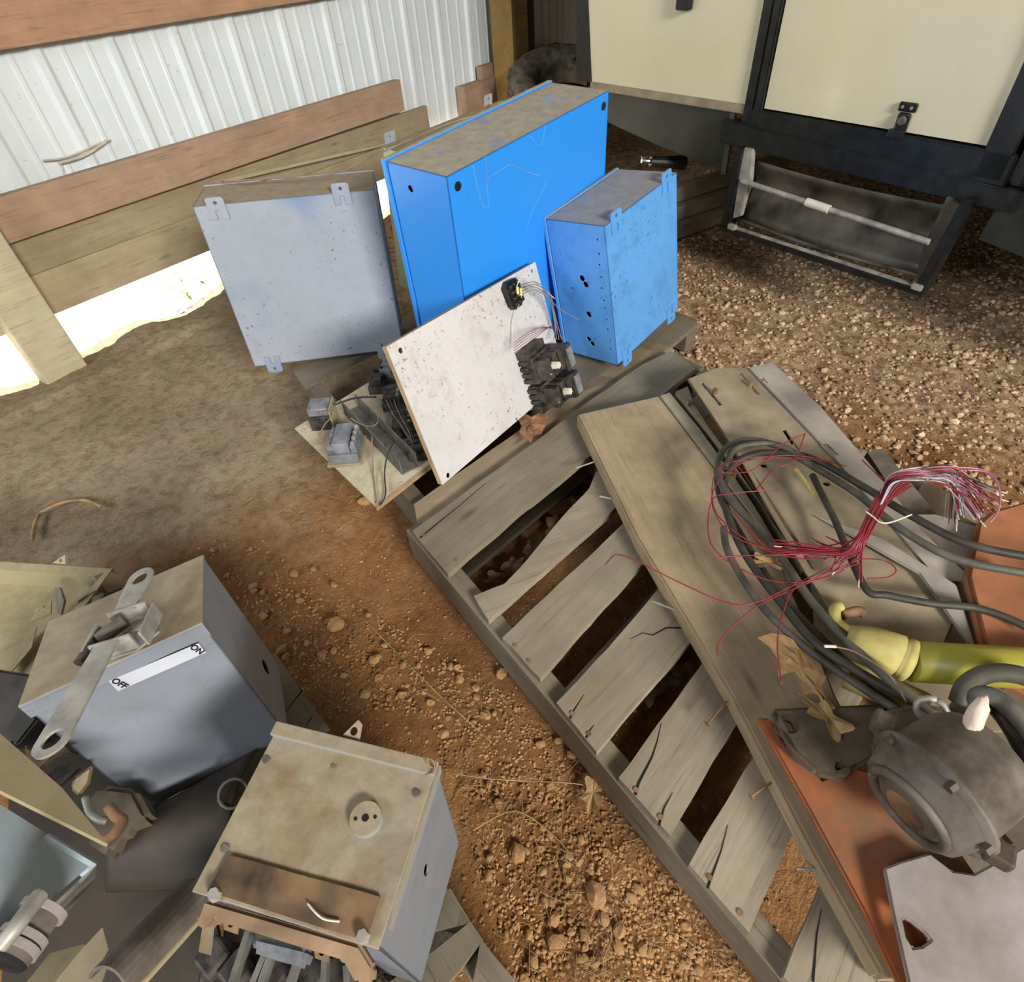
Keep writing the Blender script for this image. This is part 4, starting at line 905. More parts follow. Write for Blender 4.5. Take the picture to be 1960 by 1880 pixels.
bm = BM(); lathe(bm, g0-ax.normalized()*.028, ax, [(-.006, .020), (-.005, .034), (.0, .036), (.002, .05)]); obj('end_bell', bm, 'iron', gm, Matrix.Identity(4))
bm = BM(); a0 = ax.normalized(); q_ = a0.to_track_quat('Z', 'Y').to_matrix()
tube(bm, [g0-a0*.030+q_ @ Vector((.046*math.cos(t), .046*math.sin(t), 0)) for t in [i*math.pi/12 for i in range(25)]], .006, 8, 0); obj('end_ring', bm, 'irongrey', gm, Matrix.Identity(4))
bm = BM(); cyl(bm, g0-a0*.036, g0-a0*.033, .022, .024, 20); obj('end_plug', bm, 'rust', gm, Matrix.Identity(4), label='rusty round plug')
for t_ in (.6, 1.7, 2.8, 3.9, 5.0):
    bm = BM(); pp_ = g0+q_ @ Vector((.070*math.cos(t_), .070*math.sin(t_), 0)); cyl(bm, pp_-a0*.008, pp_+a0*.002, .006, .006, 6); obj('housing_bolt', bm, 'iron', gm, Matrix.Identity(4))
bm = BM(); side = a0.cross(Vector((0, 0, 1))).normalized()
for a in (-.9, -.3, .3, .9, 1.5, 2.1):
    d = (Vector((0, 0, 1))*math.cos(a)+side*math.sin(a)); tube(bm, [g0+d*.064+a0*.016, g0+d*.066+a0*.07], .003, 6, 2)
bm.free()
bm = BM(); c = g0+a0*.01
for d in (side*-.078+Vector((0, 0, .02)), side*.075+Vector((0, 0, .005))):
    bm = BM(); box(bm, c+d, (.026, .026, .02), bev=.004); obj('clamp_ear', bm, 'iron', gm, Matrix.Identity(4))
slab('oil_housing', [P(1660, 1400, .25), P(1700, 1352, .26), P(1760, 1340, .27), P(1830, 1350, .28), P(1850, 1400, .28), P(1760, 1470, .26), P(1700, 1500, .25)], .06, 'iron', gm, bev=.012)
bm = BM(); p = P(1782, 1360, .30); tube(bm, [p+Vector((.016*math.cos(a)*.6, .016*math.sin(a), .012*math.cos(a))) for a in [i*math.pi/6 for i in range(13)]], .004, 8, 0); obj('lifting_eye', bm, 'steel', gm, Matrix.Identity(4))
slab('drain_boss', [P(1905, 1540, .27), P(1965, 1505, .27), P(1990, 1600, .27), P(1935, 1640, .26), P(1900, 1600, .26)], .04, 'iron', gm, bev=.008)
# pulley guard arcs
pg = thing('flexible_conduit', 'grey flexible conduit loop curving behind the gear motor at the right edge', 'conduit', Matrix.Translation(P(1900, 1330, .3)))
bm = BM(); tube(bm, [P(1835, 1345, .27), P(1850, 1312, .29), P(1890, 1290, .31), P(1950, 1292, .32), (P(2020, 1320, .32))], .012, 12); obj('conduit_jacket', bm, 'cablegrey', pg, Matrix.Identity(4))
bm = BM(); tube(bm, [P(1835, 1360, .25), P(1870, 1330, .29), P(1920, 1345, .30), P(1965, 1400, .30), (P(2010, 1480, .29))], .012, 12); obj('conduit_jacket', bm, 'duct', pg, Matrix.Identity(4))
bm = BM(); tube(bm, [P(1895, 1345, .27), P(1925, 1380, .29), P(1955, 1430, .29), P(1985, 1500, .28)], .010, 12); obj('conduit_jacket', bm, 'black', pg, Matrix.Identity(4))
bm = BM(); bmesh.ops.create_icosphere(bm, subdivisions=3, radius=1)
c0_ = P(1874, 1365, .375)
for v in bm.verts:
    s = v.co.copy(); k = 1+.18*noise.noise(s*2.2)+.07*noise.noise(s*6); v.co = Vector((s.x*.0095, s.y*.0115, s.z*.026))*k
up_ = (P(1888, 1335, .39)-P(1860, 1392, .36)).normalized(); fr = up_.to_track_quat('Z', 'Y').to_matrix().to_4x4(); fr.translation = c0_-Vector((0, 0, .008))
o = obj('mud_nest', bm, 'cocoon', None, fr, smooth=True); tag(o, 'pale pinkish elongated lump standing on top of the gear motor', 'lump')
# yellow cylinder
yl = thing('hydraulic_cylinder', 'yellow painted tube with a dusty cast end lug at the right edge', 'cylinder', Matrix.Translation(P(1700, 1240, .25)))
y0, y1 = P(1742, 1266, .262), P(2080, 1286, .262); yd = (y1-y0).normalized()
bm = BM(); cyl(bm, y0, y1, .0285, .0285, 40, cap=True); obj('tube', bm, 'yellow', yl, Matrix.Identity(4))
for p in bpy.data.objects['tube'].data.polygons: p.use_smooth = len(p.vertices) < 10
bm = BM(); yq = P(1660, 1230, .262)
lathe(bm, y0, (yq-y0), [(-.004, .024), (.0, .031), (.008, .032), (.012, .028), (.016, .031), (.034, .029), (.055, .026), (.07, .020), (.083, .014)], 32); obj('end_cap', bm, 'yellowdust', yl, Matrix.Identity(4))
c = P(1606, 1180, .255); bm = BM(); tube(bm, [P(1640, 1218, .255), P(1618, 1205, .255), P(1600, 1190, .255), P(1598, 1168, .255), P(1608, 1160, .255)], .009, 10); obj('hook_lug', bm, 'yellowdust', yl, Matrix.Identity(4))
bm = BM(); tube(bm, [P(1612, 1178, .25), P(1640, 1170, .25), P(1655, 1175, .25)], .008, 8); obj('clevis_pin', bm, 'rust', yl, Matrix.Identity(4))
bm = BM(); p0, p1 = P(1620, 1290, .21), P(1770, 1355, .21); cyl(bm, p0, p1, .022, .022, 24); o = obj('hydraulic_cylinder', bm, 'yellowdust'); tag(o, 'second dirty yellow cylinder below the two grey cables, mostly in shade', 'cylinder')
# leaves
def pixleaf(name, px, z, mat, label):
    fr, ol = polyfr([P(u, v, z) for u, v in px]); cx_ = sum(p[0] for p in ol)/len(ol); cy_ = sum(p[1] for p in ol)/len(ol); bm = BM(); n = len(ol); rings = []
    for k, t in enumerate((1.0, .7, .4)): rings.append([bm.verts.new((cx_+(x-cx_)*t, cy_+(y-cy_)*t, .010*noise.noise(Vector((x*60+k, y*60, 1)))+.005*(1-t)+.004)) for x, y in ol])
    c = bm.verts.new((cx_, cy_, .008))
    for a in range(2):
        for i in range(n): bm.faces.new((rings[a][i], rings[a][(i+1) % n], rings[a+1][(i+1) % n], rings[a+1][i]))
    for i in range(n): bm.faces.new((rings[2][i], rings[2][(i+1) % n], c))
    e = bmesh.ops.extrude_face_region(bm, geom=list(bm.faces)); bmesh.ops.translate(bm, verts=[q for q in e['geom'] if isinstance(q, bmesh.types.BMVert)], vec=(0, 0, .0008))
    o = obj(name, bm, mat, None, fr); tag(o, label, 'leaf'); return o
def leaf(name, u, v, z, size, ang, mat, label, flip=1.0, lobes=7):
    bm = BM(); rim = []; n = lobes*6; c = bm.verts.new((0, 0, .004))
    for i in range(n):
        t = 2*math.pi*i/n; r = size*(.80+.20*math.cos(lobes*t+.6*math.sin(t))+.08*math.sin(2*t+ang)+.05*math.sin(3*lobes*t))*(1.0 if abs(math.sin(t)) < .9 else .9)
        x, y = r*math.cos(t)*1.25, r*math.sin(t)*.8
        rim.append(bm.verts.new((x, y, size*.35*flip*(noise.noise(Vector((x*40+ang, y*40, 2))))+size*.25*abs(math.sin(t)))))
    for i in range(n): bm.faces.new((c, rim[i], rim[(i+1) % n]))
    e = bmesh.ops.extrude_face_region(bm, geom=list(bm.faces)); bmesh.ops.translate(bm, verts=[q for q in e['geom'] if isinstance(q, bmesh.types.BMVert)], vec=(0, 0, .0007))
    tube(bm, [(0, 0, .005), (size*.9, 0, .006), (size*1.45, size*.12, .005)], .0006, 5, 3)
    o = obj(name, bm, mat, None, Matrix.Translation(P(u, v, z)) @ Matrix.Rotation(ang, 4, 'Z')); tag(o, label, 'leaf'); return o
pixleaf('dry_leaf', [(990, 800), (1005, 793), (1018, 800), (1030, 794), (1049, 797), (1044, 818), (1036, 832), (1022, 838), (1016, 850), (1004, 838), (994, 832), (998, 818)], .132, 'leaf', 'curled brown dry leaf on the slat by the lower right corner of the white panel')
pixleaf('dry_leaf', [(1448, 1224), (1475, 1214), (1500, 1222), (1516, 1230), (1530, 1248), (1549, 1262), (1565, 1285), (1580, 1298), (1570, 1318), (1578, 1345), (1596, 1360), (1584, 1366), (1568, 1336), (1555, 1330), (1536, 1336), (1532, 1306), (1518, 1286), (1490, 1296), (1486, 1266), (1472, 1242)], .235, 'leafpale', 'large tan dry oak leaf below the cable coil, beside the wide board')
leaf('dry_leaf', 1580, 1375, .240, .030, 1.2, 'leafpale', 'small tan dry leaf on the orange plate near the motor pad', lobes=5)
leaf('dry_leaf', 1470, 1080, .235, .028, 2.0, 'leafpale', 'tan dry leaf inside the lower left of the cable coil', lobes=6)
leaf('dry_leaf', 1135, 1520, .01, .026, .3, 'leafpale', 'pale yellow oak leaf on the dirt left of the front pallet', lobes=6)
leaf('dry_leaf', 1395, 905, .232, .022, .3, 'leaf', 'reddish dry leaf inside the top of the cable coil', lobes=5)
random.seed(3)
for k, (u, v) in enumerate(((980, 1085), (1020, 1050), (1060, 1010), (950, 1110), (1095, 965), (1010, 1090), (1240, 1330), (1270, 1290), (1300, 1290), (1380, 1560))):
    leaf('dead_leaf', u, v, .006, .026+.008*random.random(), random.random()*6, 'rusty2', 'dark brown dead leaf on the soil under the gaps of the middle pallet', lobes=5)['group'] = 'dead leaves under the middle pallet'
# ================================================================== CABLES
def jit(p, a): return p+Vector((random.uniform(-a, a), random.uniform(-a, a), random.uniform(0, a)))
def cablepx(pts, z, r, mat, name, label, cat='cable', group=None):
    q = [P(u, v, z if not isinstance(z, (list, tuple)) else z[i]) for i, (u, v) in enumerate(pts)]
    bm = BM(); tube(bm, q, r, 10, 8); o = obj(name, bm, mat); tag(o, label, cat, group); return o
cablepx([(1790, 1370), (1700, 1300), (1610, 1215), (1545, 1140), (1470, 1030), (1400, 960), (1375, 905), (1385, 862), (1430, 843), (1490, 855), (1560, 895), (1640, 945), (1720, 1010), (1830, 1070), (1980, 1100)], [.27, .27, .26, .25, .25, .25, .25, .255, .26, .265, .27, .275, .28, .28, .28], .0068, 'cablegrey', 'electrical_cable', 'outer black cable of the coil, its free end leaving right, below the other')
cablepx([(1760, 1350), (1650, 1290), (1560, 1230), (1500, 1160), (1420, 1050), (1385, 950), (1400, 895), (1440, 870), (1500, 868), (1560, 880), (1650, 930), (1740, 985), (1850, 1040), (1980, 1068)], [.25, .25, .25, .245, .24, .24, .245, .255, .262, .268, .275, .285, .29, .29], .0068, 'cable', 'electrical_cable', 'inner black cable of the coil, its free end leaving right, above the other')
cablepx([(1385, 1010), (1395, 1060), (1450, 1150), (1530, 1230), (1640, 1310), (1720, 1360)], .238, .0062, 'cablegrey', 'electrical_cable', 'grey cable strand along the lower left of the coil, over the wide board')
cablepx([(1372, 900), (1378, 950), (1410, 1010), (1480, 1120), (1570, 1220), (1690, 1330), (1740, 1385)], .232, .0062, 'cable', 'electrical_cable', 'lowest dark cable strand of the coil, under the grey strands')
cablepx([(1388, 895), (1405, 862), (1440, 850), (1490, 852), (1540, 878)], .272, .0058, 'cablegrey', 'electrical_cable', 'short grey cable arch on top of the coil')
cablepx([(1555, 910), (1575, 950), (1600, 1000), (1625, 1060), (1660, 1130), (1700, 1140), (1780, 1155), (1860, 1163), (1920, 1180), (1975, 1205)], .262, .0060, 'cable', 'electrical_cable', 'thin black cable running right above the yellow tube')
cablepx([(1522, 898), (1540, 922), (1556, 946)], [.262, .268, .262], .0042, 'yellowdust', 'cable_end', 'pale stripped cable end inside the coil', 'cable end')
random.seed(11)
hub0, hub1 = Vector((1640, 1065)), Vector((1700, 970))
bun = thing('wire_bundle', 'tangled bundle of thin red wires spread over the cable coil', 'wire bundle', Matrix.Translation(P(1660, 1020, .3)))
def rw(pts, zs, r, mat, lab=None, tip=None):
    q = [P(u, v, z) for (u, v), z in zip(pts, zs)]
    return wire('red_wire' if mat == 'red' else 'pale_wire', q, r, mat, bun, lab, tip=tip, seg=5)
# loops sweeping left
for k in range(44):
    a = random.uniform(-20, 20); b = random.uniform(-14, 14); e = random.choice([(1560, 1060), (1530, 1050), (1600, 1090), (1500, 1045), (1580, 1040), (1620, 1105)])
    rw([(1725+a, 925+b*.6), (1690+a*.6, 955+b*.5), (1665+a*.5, 1000+b*.4), (1650+a*.5, 1030+b*.3), (1630+a, 1055+b*.5), (e[0]+a*1.5, e[1]+b)], [.33, .33, .32+.01*random.random(), .32, .30, .27+random.random()*.02], .0011, 'red', tip='whitewire' if k % 6 == 0 else None)
big = [[(1650, 1040), (1560, 1062), (1470, 1050), (1395, 1020), (1362, 960), (1385, 910), (1440, 880), (1520, 872), (1600, 885)],
       [(1640, 1060), (1540, 1070), (1450, 1045), (1370, 980), (1372, 900), (1430, 880), (1540, 878), (1620, 892)],
       [(1650, 1050), (1600, 1100), (1500, 1115), (1420, 1090), (1360, 1040), (1362, 960), (1400, 945), (1490, 937)],
       [(1645, 1070), (1560, 1110), (1450, 1160), (1380, 1225), (1374, 1255)],
       [(1640, 1080), (1530, 1120), (1500, 1170), (1488, 1230), (1496, 1310)],
       [(1640, 1060), (1540, 1110), (1440, 1155), (1380, 1150), (1290, 1110), (1220, 1075), (1180, 1062), (1158, 1082)],
       [(1650, 1030), (1550, 1052), (1480, 1055), (1430, 1010), (1395, 970)],
       [(1640, 1045), (1570, 1060), (1500, 1062), (1400, 1065), (1366, 1070)],
       [(1640, 1070), (1690, 1072), (1715, 1090), (1700, 1105), (1660, 1108)],
       [(1450, 935), (1480, 900), (1520, 880), (1540, 832)], [(1380, 905), (1440, 900), (1500, 850), (1542, 830)],
       [(1700, 930), (1680, 910), (1655, 885)], [(1710, 930), (1670, 900), (1650, 880)]]
for pts in big: rw(pts, [.30]+[.275+.01*random.random() for _ in pts[1:]], .0011, 'red')
# loops of the right hand curl, its sheen imitated by mixed-in pink, grey and white wires
for k in range(54):
    a = random.uniform(-14, 14); b = random.uniform(-12, 12); m_ = random.choice(['red', 'red', 'pink', 'cable', 'red', 'pink', 'greywire', 'sticker'])
    ex_, ey = random.choice([(1890, 950), (1860, 940), (1900, 970), (1875, 985), (1840, 985), (1905, 945), (1820, 1000)])
    rw([(1680+a*.5, 985+b*.5), (1695+a*.5, 945+b), (1720+a, 915+b*.8), (1770+a, 908+b*1.2), (1820+a, 915+b*1.6), (ex_+a, ey+b)], [.32, .335, .35, .36, .345, .32+.02*random.random()], .0010, m_, tip='whitewire' if k % 4 == 0 else None)
for pts in ([(1830, 895), (1875, 898), (1905, 915), (1915, 955), (1905, 990)], [(1850, 900), (1890, 905), (1912, 935), (1912, 975), (1895, 1000)]): rw(pts, [.35]*5, .0013, 'pink')
rw([(1657, 979), (1672, 990), (1685, 1000), (1705, 1000), (1745, 985)], [.345]*5, .0014, 'whitewire', 'pale cable tie')
wire('thin_wire', [P(1578, 1237, .30), P(1598, 1238, .30), P(1640, 1250, .30), P(1700, 1290, .30), P(1735, 1345, .28)], .0012, 'copper', None, 'single thin reddish wire with a white tip, crossing the cables below the yellow casting')
bm = BM(); cyl(bm, P(1578, 1237, .30), P(1600, 1238, .30), .0022, .0022, 8); obj('white_tip', bm, 'whitewire', bpy.data.objects['thin_wire'], Matrix.Identity(4), label='white tip')
# ================================================================== CAMPING TRAILER
def tp(s, z, off=0.0): return TQ+TT*s+TN*off+Vector((0, 0, z))
tf = frame(tp(-.80, 0), TT, TN)      # local x along the side, y up?, z outward
tfi = tf.inverted()
def tl(p): q = tfi @ p; return (q.x, q.y)
tra = thing('camping_trailer', 'cream camping trailer with black trim and a folding entry step, parked on the right', 'trailer', Matrix.Translation(tp(0, 0)))
def side(name, pts, th, mat, off=0.0, bev=0.0, label=None, parent=None):
    ol = [tl(tp(s, z)) for s, z in pts]; bm = BM(); plate(bm, ol, th, Matrix.Translation((0, 0, off)))
    if bev: bmesh.ops.bevel(bm, geom=list(bm.edges), offset=bev, segments=2, affect='EDGES')
    return obj(name, bm, mat, parent or tra, tf, label=label)
side('side_wall', [(-.795, .555), (-.045, .567), (-.045, 2.3), (-.95, 2.3), (-.83, .83)], .03, 'trailer')
side('side_wall', [(.85, .57), (3.2, .57), (3.2, 2.3), (.85, 2.3)], .03, 'trailer')
side('bottom_trim', [(-.80, .535), (-.05, .545), (-.05, .572), (-.80, .562)], .035, 'tanmetal', .006, .002)
dr = side('entry_door', [(.022, .57), (.68, .57), (.68, 2.3), (.022, 2.3)], .03, 'trailer', .004)
side('door_trim', [(-.05, .52), (-.012, .52), (-.012, 2.3), (-.05, 2.3)], .03, 'trim', .012, .004)
side('door_trim', [(-.008, .50), (.018, .50), (.018, 2.3), (-.008, 2.3)], .03, 'trim', .018, .004)
side('door_trim', [(.682, .50), (.75, .50), (.75, 2.3), (.682, 2.3)], .03, 'trim', .016, .004)
side('door_trim', [(.765, .50), (.80, .50), (.80, 2.3), (.765, 2.3)], .03, 'trim', .022, .008)
side('door_trim', [(.81, .50), (.845, .50), (.845, 2.3), (.81, 2.3)], .03, 'trim', .014, .004)
side('door_sill', [(-.02, .49), (.76, .49), (.76, .565), (-.02, .565)], .04, 'trim', .016, .004)
side('frame_rail', [(-.12, .455), (.80, .44), (.80, .49), (-.12, .525)], .05, 'trim', .024, .004)
side('nose_trim', [(-.812, .56), (-.796, .56), (-.83, .83), (-.955, 2.3), (-.975, 2.3), (-.848, .83)], .034, 'trim', .006)
# underbelly skirt
side('underbelly_panel', [(-.78, .53), (-.10, .548), (-.095, .36), (-.45, .395), (-.70, .43)], .012, 'skirtblk', -.01)
side('underbelly_edge', [(-.11, .545), (-.09, .55), (-.085, .355), (-.105, .352)], .012, 'stepgrey', -.002)
side('underbelly_panel', [(.76, .47), (1.6, .47), (1.6, .25), (.75, .35)], .02, 'skirtblk', -.02)
bm = BM(); D0 = tp(1.2, 0, -1.15); box(bm, (0, 0, 0), (4.0, 1.7, 2.2)); bm.free()
bm = BM(); box(bm, (1.95, 1.42, -1.2), (4.2, 1.75, 2.3)); obj('trailer_body', bm, 'trim', tra, tf)
# latches
def latch(s, z, w_, h_, name, lock=False):
    fr = tf @ Matrix.Translation((*tl(tp(s, z)), .004)); bm = BM()
    if lock: box(bm, (0, 0, .012), (.055, .085, .026), bev=.006)
    else:
        box(bm, (0, .030, .007), (.048, .022, .010), bev=.004); box(bm, (0, -.005, .010), (.034, .045, .010), bev=.006); box(bm, (-.006, -.034, .009), (.044, .022, .014), bev=.003)
    o = obj(name, bm, 'trim', tra, fr)
    for a, b in ((-.012, .030), (.012, .030)):
        bm = BM(); cyl(bm, (a, b, .01), (a, b, .0145), .004, .004, 10); obj('latch_screw', bm, 'steel', o, fr)
    bm = BM(); cyl(bm, (0, .0, .012), (0, .0, .026 if lock else .02), .012, .010, 16); obj('lock_cylinder', bm, 'irongrey', o, fr, label='worn lock cylinder')
latch(.462, .598, .05, .08, 'door_catch'); latch(-.345, .845, .05, .08, 'compartment_latch', True)
# folding step
stp = bpy.data.objects.new('folding_step', None); link(stp, tra, Matrix.Translation(tp(.35, .3, .03)))
side('step_frame', [(-.03, .196), (.0, .196), (.0, .46), (-.022, .46)], .05, 'trim', .05, .002, parent=stp)
side('step_frame', [(.672, .2), (.70, .2), (.716, .46), (.694, .46)], .05, 'trim', .05, .002, parent=stp)
side('step_frame', [(-.03, .19), (.70, .19), (.70, .206), (-.03, .206)], .035, 'trim', .052, .001, parent=stp)
side('worn_edge', [(.01, .207), (.68, .207), (.68, .213), (.01, .213)], .012, 'stepedge', .045, parent=stp)
def tread():
    bm = BM(); n, m_ = 14, 8; g = []
    for i in range(n+1):
        s = .02+.66*i/n; row = []
        for j in range(m_+1):
            t = j/m_; z = .235+.185*t-.01*math.sin(math.pi*i/n); off = .02-.05*math.sin(math.pi*t)-.02*t+(.008 if j in (3, 4) else 0); row.append(bm.verts.new(tp(s, z, off)))
        g.append(row)
    for i in range(n):
        for j in range(m_): bm.faces.new((g[i][j], g[i+1][j], g[i+1][j+1], g[i][j+1]))
    e = bmesh.ops.extrude_face_region(bm, geom=list(bm.faces)); bmesh.ops.translate(bm, verts=[v for v in e['geom'] if isinstance(v, bmesh.types.BMVert)], vec=TN*-.004)
    obj('step_tread', bm, 'stepgrey', stp, Matrix.Identity(4), smooth=True)
tread()
bm = BM(); tube(bm, [tp(.02, .235, .026), tp(.35, .222, .024), tp(.68, .235, .026)], .006, 8); obj('tread_lip', bm, 'stepgrey', stp, Matrix.Identity(4))
bm = BM(); cyl(bm, tp(.02, .365, .045), tp(.66, .335, .045), .0085, .0085, 14); obj('step_rod', bm, 'stepedge', stp, Matrix.Identity(4), label='thin grey rod')
bm = BM(); cyl(bm, tp(.27, .3535, .045), tp(.35, .3495, .045), .0125, .0125, 16); obj('rod_sleeve', bm, 'whitewire', stp, Matrix.Identity(4), label='white sleeve')
side('side_bracket', [(-.02, .46), (.03, .46), (.045, .37), (.035, .25), (.005, .235), (.0, .34)], .02, 'stepedge', .035, .002, parent=stp)
side('side_bracket', [(.65, .45), (.69, .44), (.685, .25), (.66, .235), (.645, .3)], .02, 'stepgrey', .035, .002, parent=stp)
for s_ in (.005, .665): side('corner_block', [(s_, .205), (s_+.03, .205), (s_+.03, .222), (s_, .222)], .02, 'stepedge', .058, .002, parent=stp)
# hitch / stabiliser jack under the trailer nose
jk = bpy.data.objects.new('stabilizer_jack', None); link(jk, tra, Matrix.Translation(P(1260, 300, .3)))
q0, q1 = PT(1228, 308, .05), PT(1310, 312, -.12); bm = BM(); cyl(bm, q0+(q1-q0)*.2, q1, .018, .026, 12); obj('jack_tube', bm, 'trim', jk, Matrix.Identity(4))
bm = BM(); cyl(bm, q0, q0+(q1-q0)*.2, .008, .008, 8); cyl(bm, q0+Vector((0, 0, .012)), q0+(q1-q0)*.12+Vector((0, 0, .016)), .004, .004, 6); obj('jack_nut', bm, 'chrome', jk, Matrix.Identity(4), label='shiny jack nut')
# ================================================================== TIRE, PLANKS
tt_ = thing('spare_tire', 'dusty worn tire lying behind the blue cabinet near the corner post', 'tire', Matrix.Translation((3.35, 2.0, .2)))
c = P(1086, 172, .40); axt = Vector((-.25, -.25, 1)).normalized(); q = axt.to_track_quat('Z', 'Y').to_matrix().to_4x4(); q.translation = c
bm = BM(); prof = [(.20, -.07), (.24, -.095), (.31, -.10), (.345, -.085), (.355, -.05), (.358, 0), (.355, .05), (.345, .085), (.31, .10), (.24, .095), (.20, .07), (.19, 0)]; seg = 48; rings = []
for k in range(seg): a = 2*math.pi*k/seg; rings.append([bm.verts.new((r*math.cos(a), r*math.sin(a), h)) for r, h in prof])
for k in range(seg):
    for i in range(len(prof)): bm.faces.new((rings[k][i], rings[k][(i+1) % len(prof)], rings[(k+1) % seg][(i+1) % len(prof)], rings[(k+1) % seg][i])).smooth = True
bmesh.ops.scale(bm, vec=(.86, .86, .8), verts=bm.verts); tcm = obj('tire_carcass', bm, 'rubber', tt_, q)
bm = BM()
for k in range(48):
    a = 2*math.pi*k/48
    for h in (-.045, 0, .045): box(bm, (.308, 0, h*.8+(.012 if k % 2 else 0)), (.012, .022, .022), Matrix.Rotation(a, 4, 'Z'))
obj('tread_blocks', bm, 'rubber', tt_, q)['kind'] = 'stuff'
bm = BM(); plate(bm, [(.02, .04), (.10, .10), (.26, .07), (.26, -.10), (.16, -.02), (.10, -.16), (.05, -.18), (.08, -.04)], .02, Matrix.Translation((0, 0, .125))); o = obj('black_fabric_scrap', bm, 'cable', None, q); tag(o, 'black rubber scrap lying on the tire beside the trailer nose', 'scrap')
pls = [([(1165, 318), (1290, 350), (1395, 310), (1400, 335), (1300, 385), (1165, 380)], .10, 'skirt', 'dusty brown plank behind the small blue box, topmost of three under the trailer nose'),
       ([(1165, 365), (1300, 392), (1400, 345), (1400, 380), (1298, 425), (1165, 420)], .07, 'skirt', 'dusty brown plank behind the small blue box, middle of three under the trailer nose'),
       ([(1165, 400), (1298, 432), (1400, 388), (1395, 428), (1298, 466), (1165, 470)], .04, 'plank', 'dusty brown plank behind the small blue box, lowest of three on the gravel')]
for k, (za, zb, yo) in enumerate(((.19, .235, .30), (.10, .15, .16), (.0, .07, .0))):
    a = P(1297, 467, 0); b = P(1395, 432, 0); d = (b-a); d.z = 0; d.normalize(); nrm = Vector((-d.y, d.x, 0)); nrm = nrm if nrm.x > 0 else -nrm
    st_ = a-d*.45+nrm*(.06+.035*k); bm = BM(); h0 = .002+.062*k
    box(bm, (.62, 0, h0+.03), (1.25, .05, .058), bev=.002); fr = frame(Vector((st_.x, st_.y, 0)), d)
    o = obj('wooden_plank', bm, 'skirt' if k else 'plank', None, fr)
    tag(o, ('dusty plank on edge behind the small blue box, lowest of three', 'dusty plank on edge behind the small blue box, middle of three', 'dusty plank on edge behind the small blue box, topmost of three')[k], 'plank')
# ================================================================== SMALL STUFF ON THE GROUND
def stone_mesh(i):
    bm = BM(); bmesh.ops.create_icosphere(bm, subdivisions=2, radius=1); off = Vector((i*7.1, i*3.3, 0))
    for v in bm.verts:
        k = 1+.35*noise.noise(v.co*1.3+off)+.12*noise.noise(v.co*4+off); v.co = Vector((v.co.x*1.15, v.co.y*.9, v.co.z*.62))*k
    bmesh.ops.recalc_face_normals(bm, faces=bm.faces); me = bpy.data.meshes.new('stone'); bm.to_mesh(me); bm.free(); me.materials.append(M['stone']); return me
SM = [stone_mesh(i) for i in range(6)]
random.seed(5)
spots = [(645, 1197, .017), (564, 1100, .010), (718, 1262, .012), (485, 1122, .010), (960, 1290, .011), (700, 960, .017), (990, 1635, .013), (1140, 1715, .017), (1060, 1760, .010), (1156, 1760, .009), (1186, 1782, .010), (1065, 1806, .012), (850, 1405, .010), (930, 1370, .010), (640, 1120, .008), (615, 1255, .009), (575, 1150, .008), (505, 1180, .009), (700, 1330, .010), (770, 1330, .009), (880, 1300, .009), (600, 1090, .008), (540, 1245, .011), (820, 1245, .008)]
def free(u, v):    # only on open dirt left of the pallet
    return v > 985 and (u-430)*.62 < v-990 and v < 1880 and (v-1030)*.81+790 > u+25 and not (v > 1360 and u < 930+ (v-1700)*.35) and not (u < 640 and v > 1050+(u-390)*1.45 and u > 380) and u > 400
n = 0
while len(spots) < 150:
    u, v = random.uniform(400, 1500), random.uniform(1000, 1880)
    if free(u, v): spots.append((u, v, random.uniform(.0035, .0085)))
for k, (u, v, r) in enumerate(spots):
    p = P(u, v, -.006); o = bpy.data.objects.new('stone', SM[k % 6]); COL.objects.link(o)
    o.matrix_basis = Matrix.Translation((p.x, p.y, -.008+r*.35)) @ Matrix.Rotation(random.random()*6.28, 4, 'Z') @ Matrix.Rotation(random.uniform(-.3, .3), 4, 'X') @ Matrix.Diagonal((r, r, r, 1))
    o['label'] = 'small orange-brown stone lying on the open dirt left of the middle pallet'; o['category'] = 'stone'; o['group'] = 'stones on the open dirt'
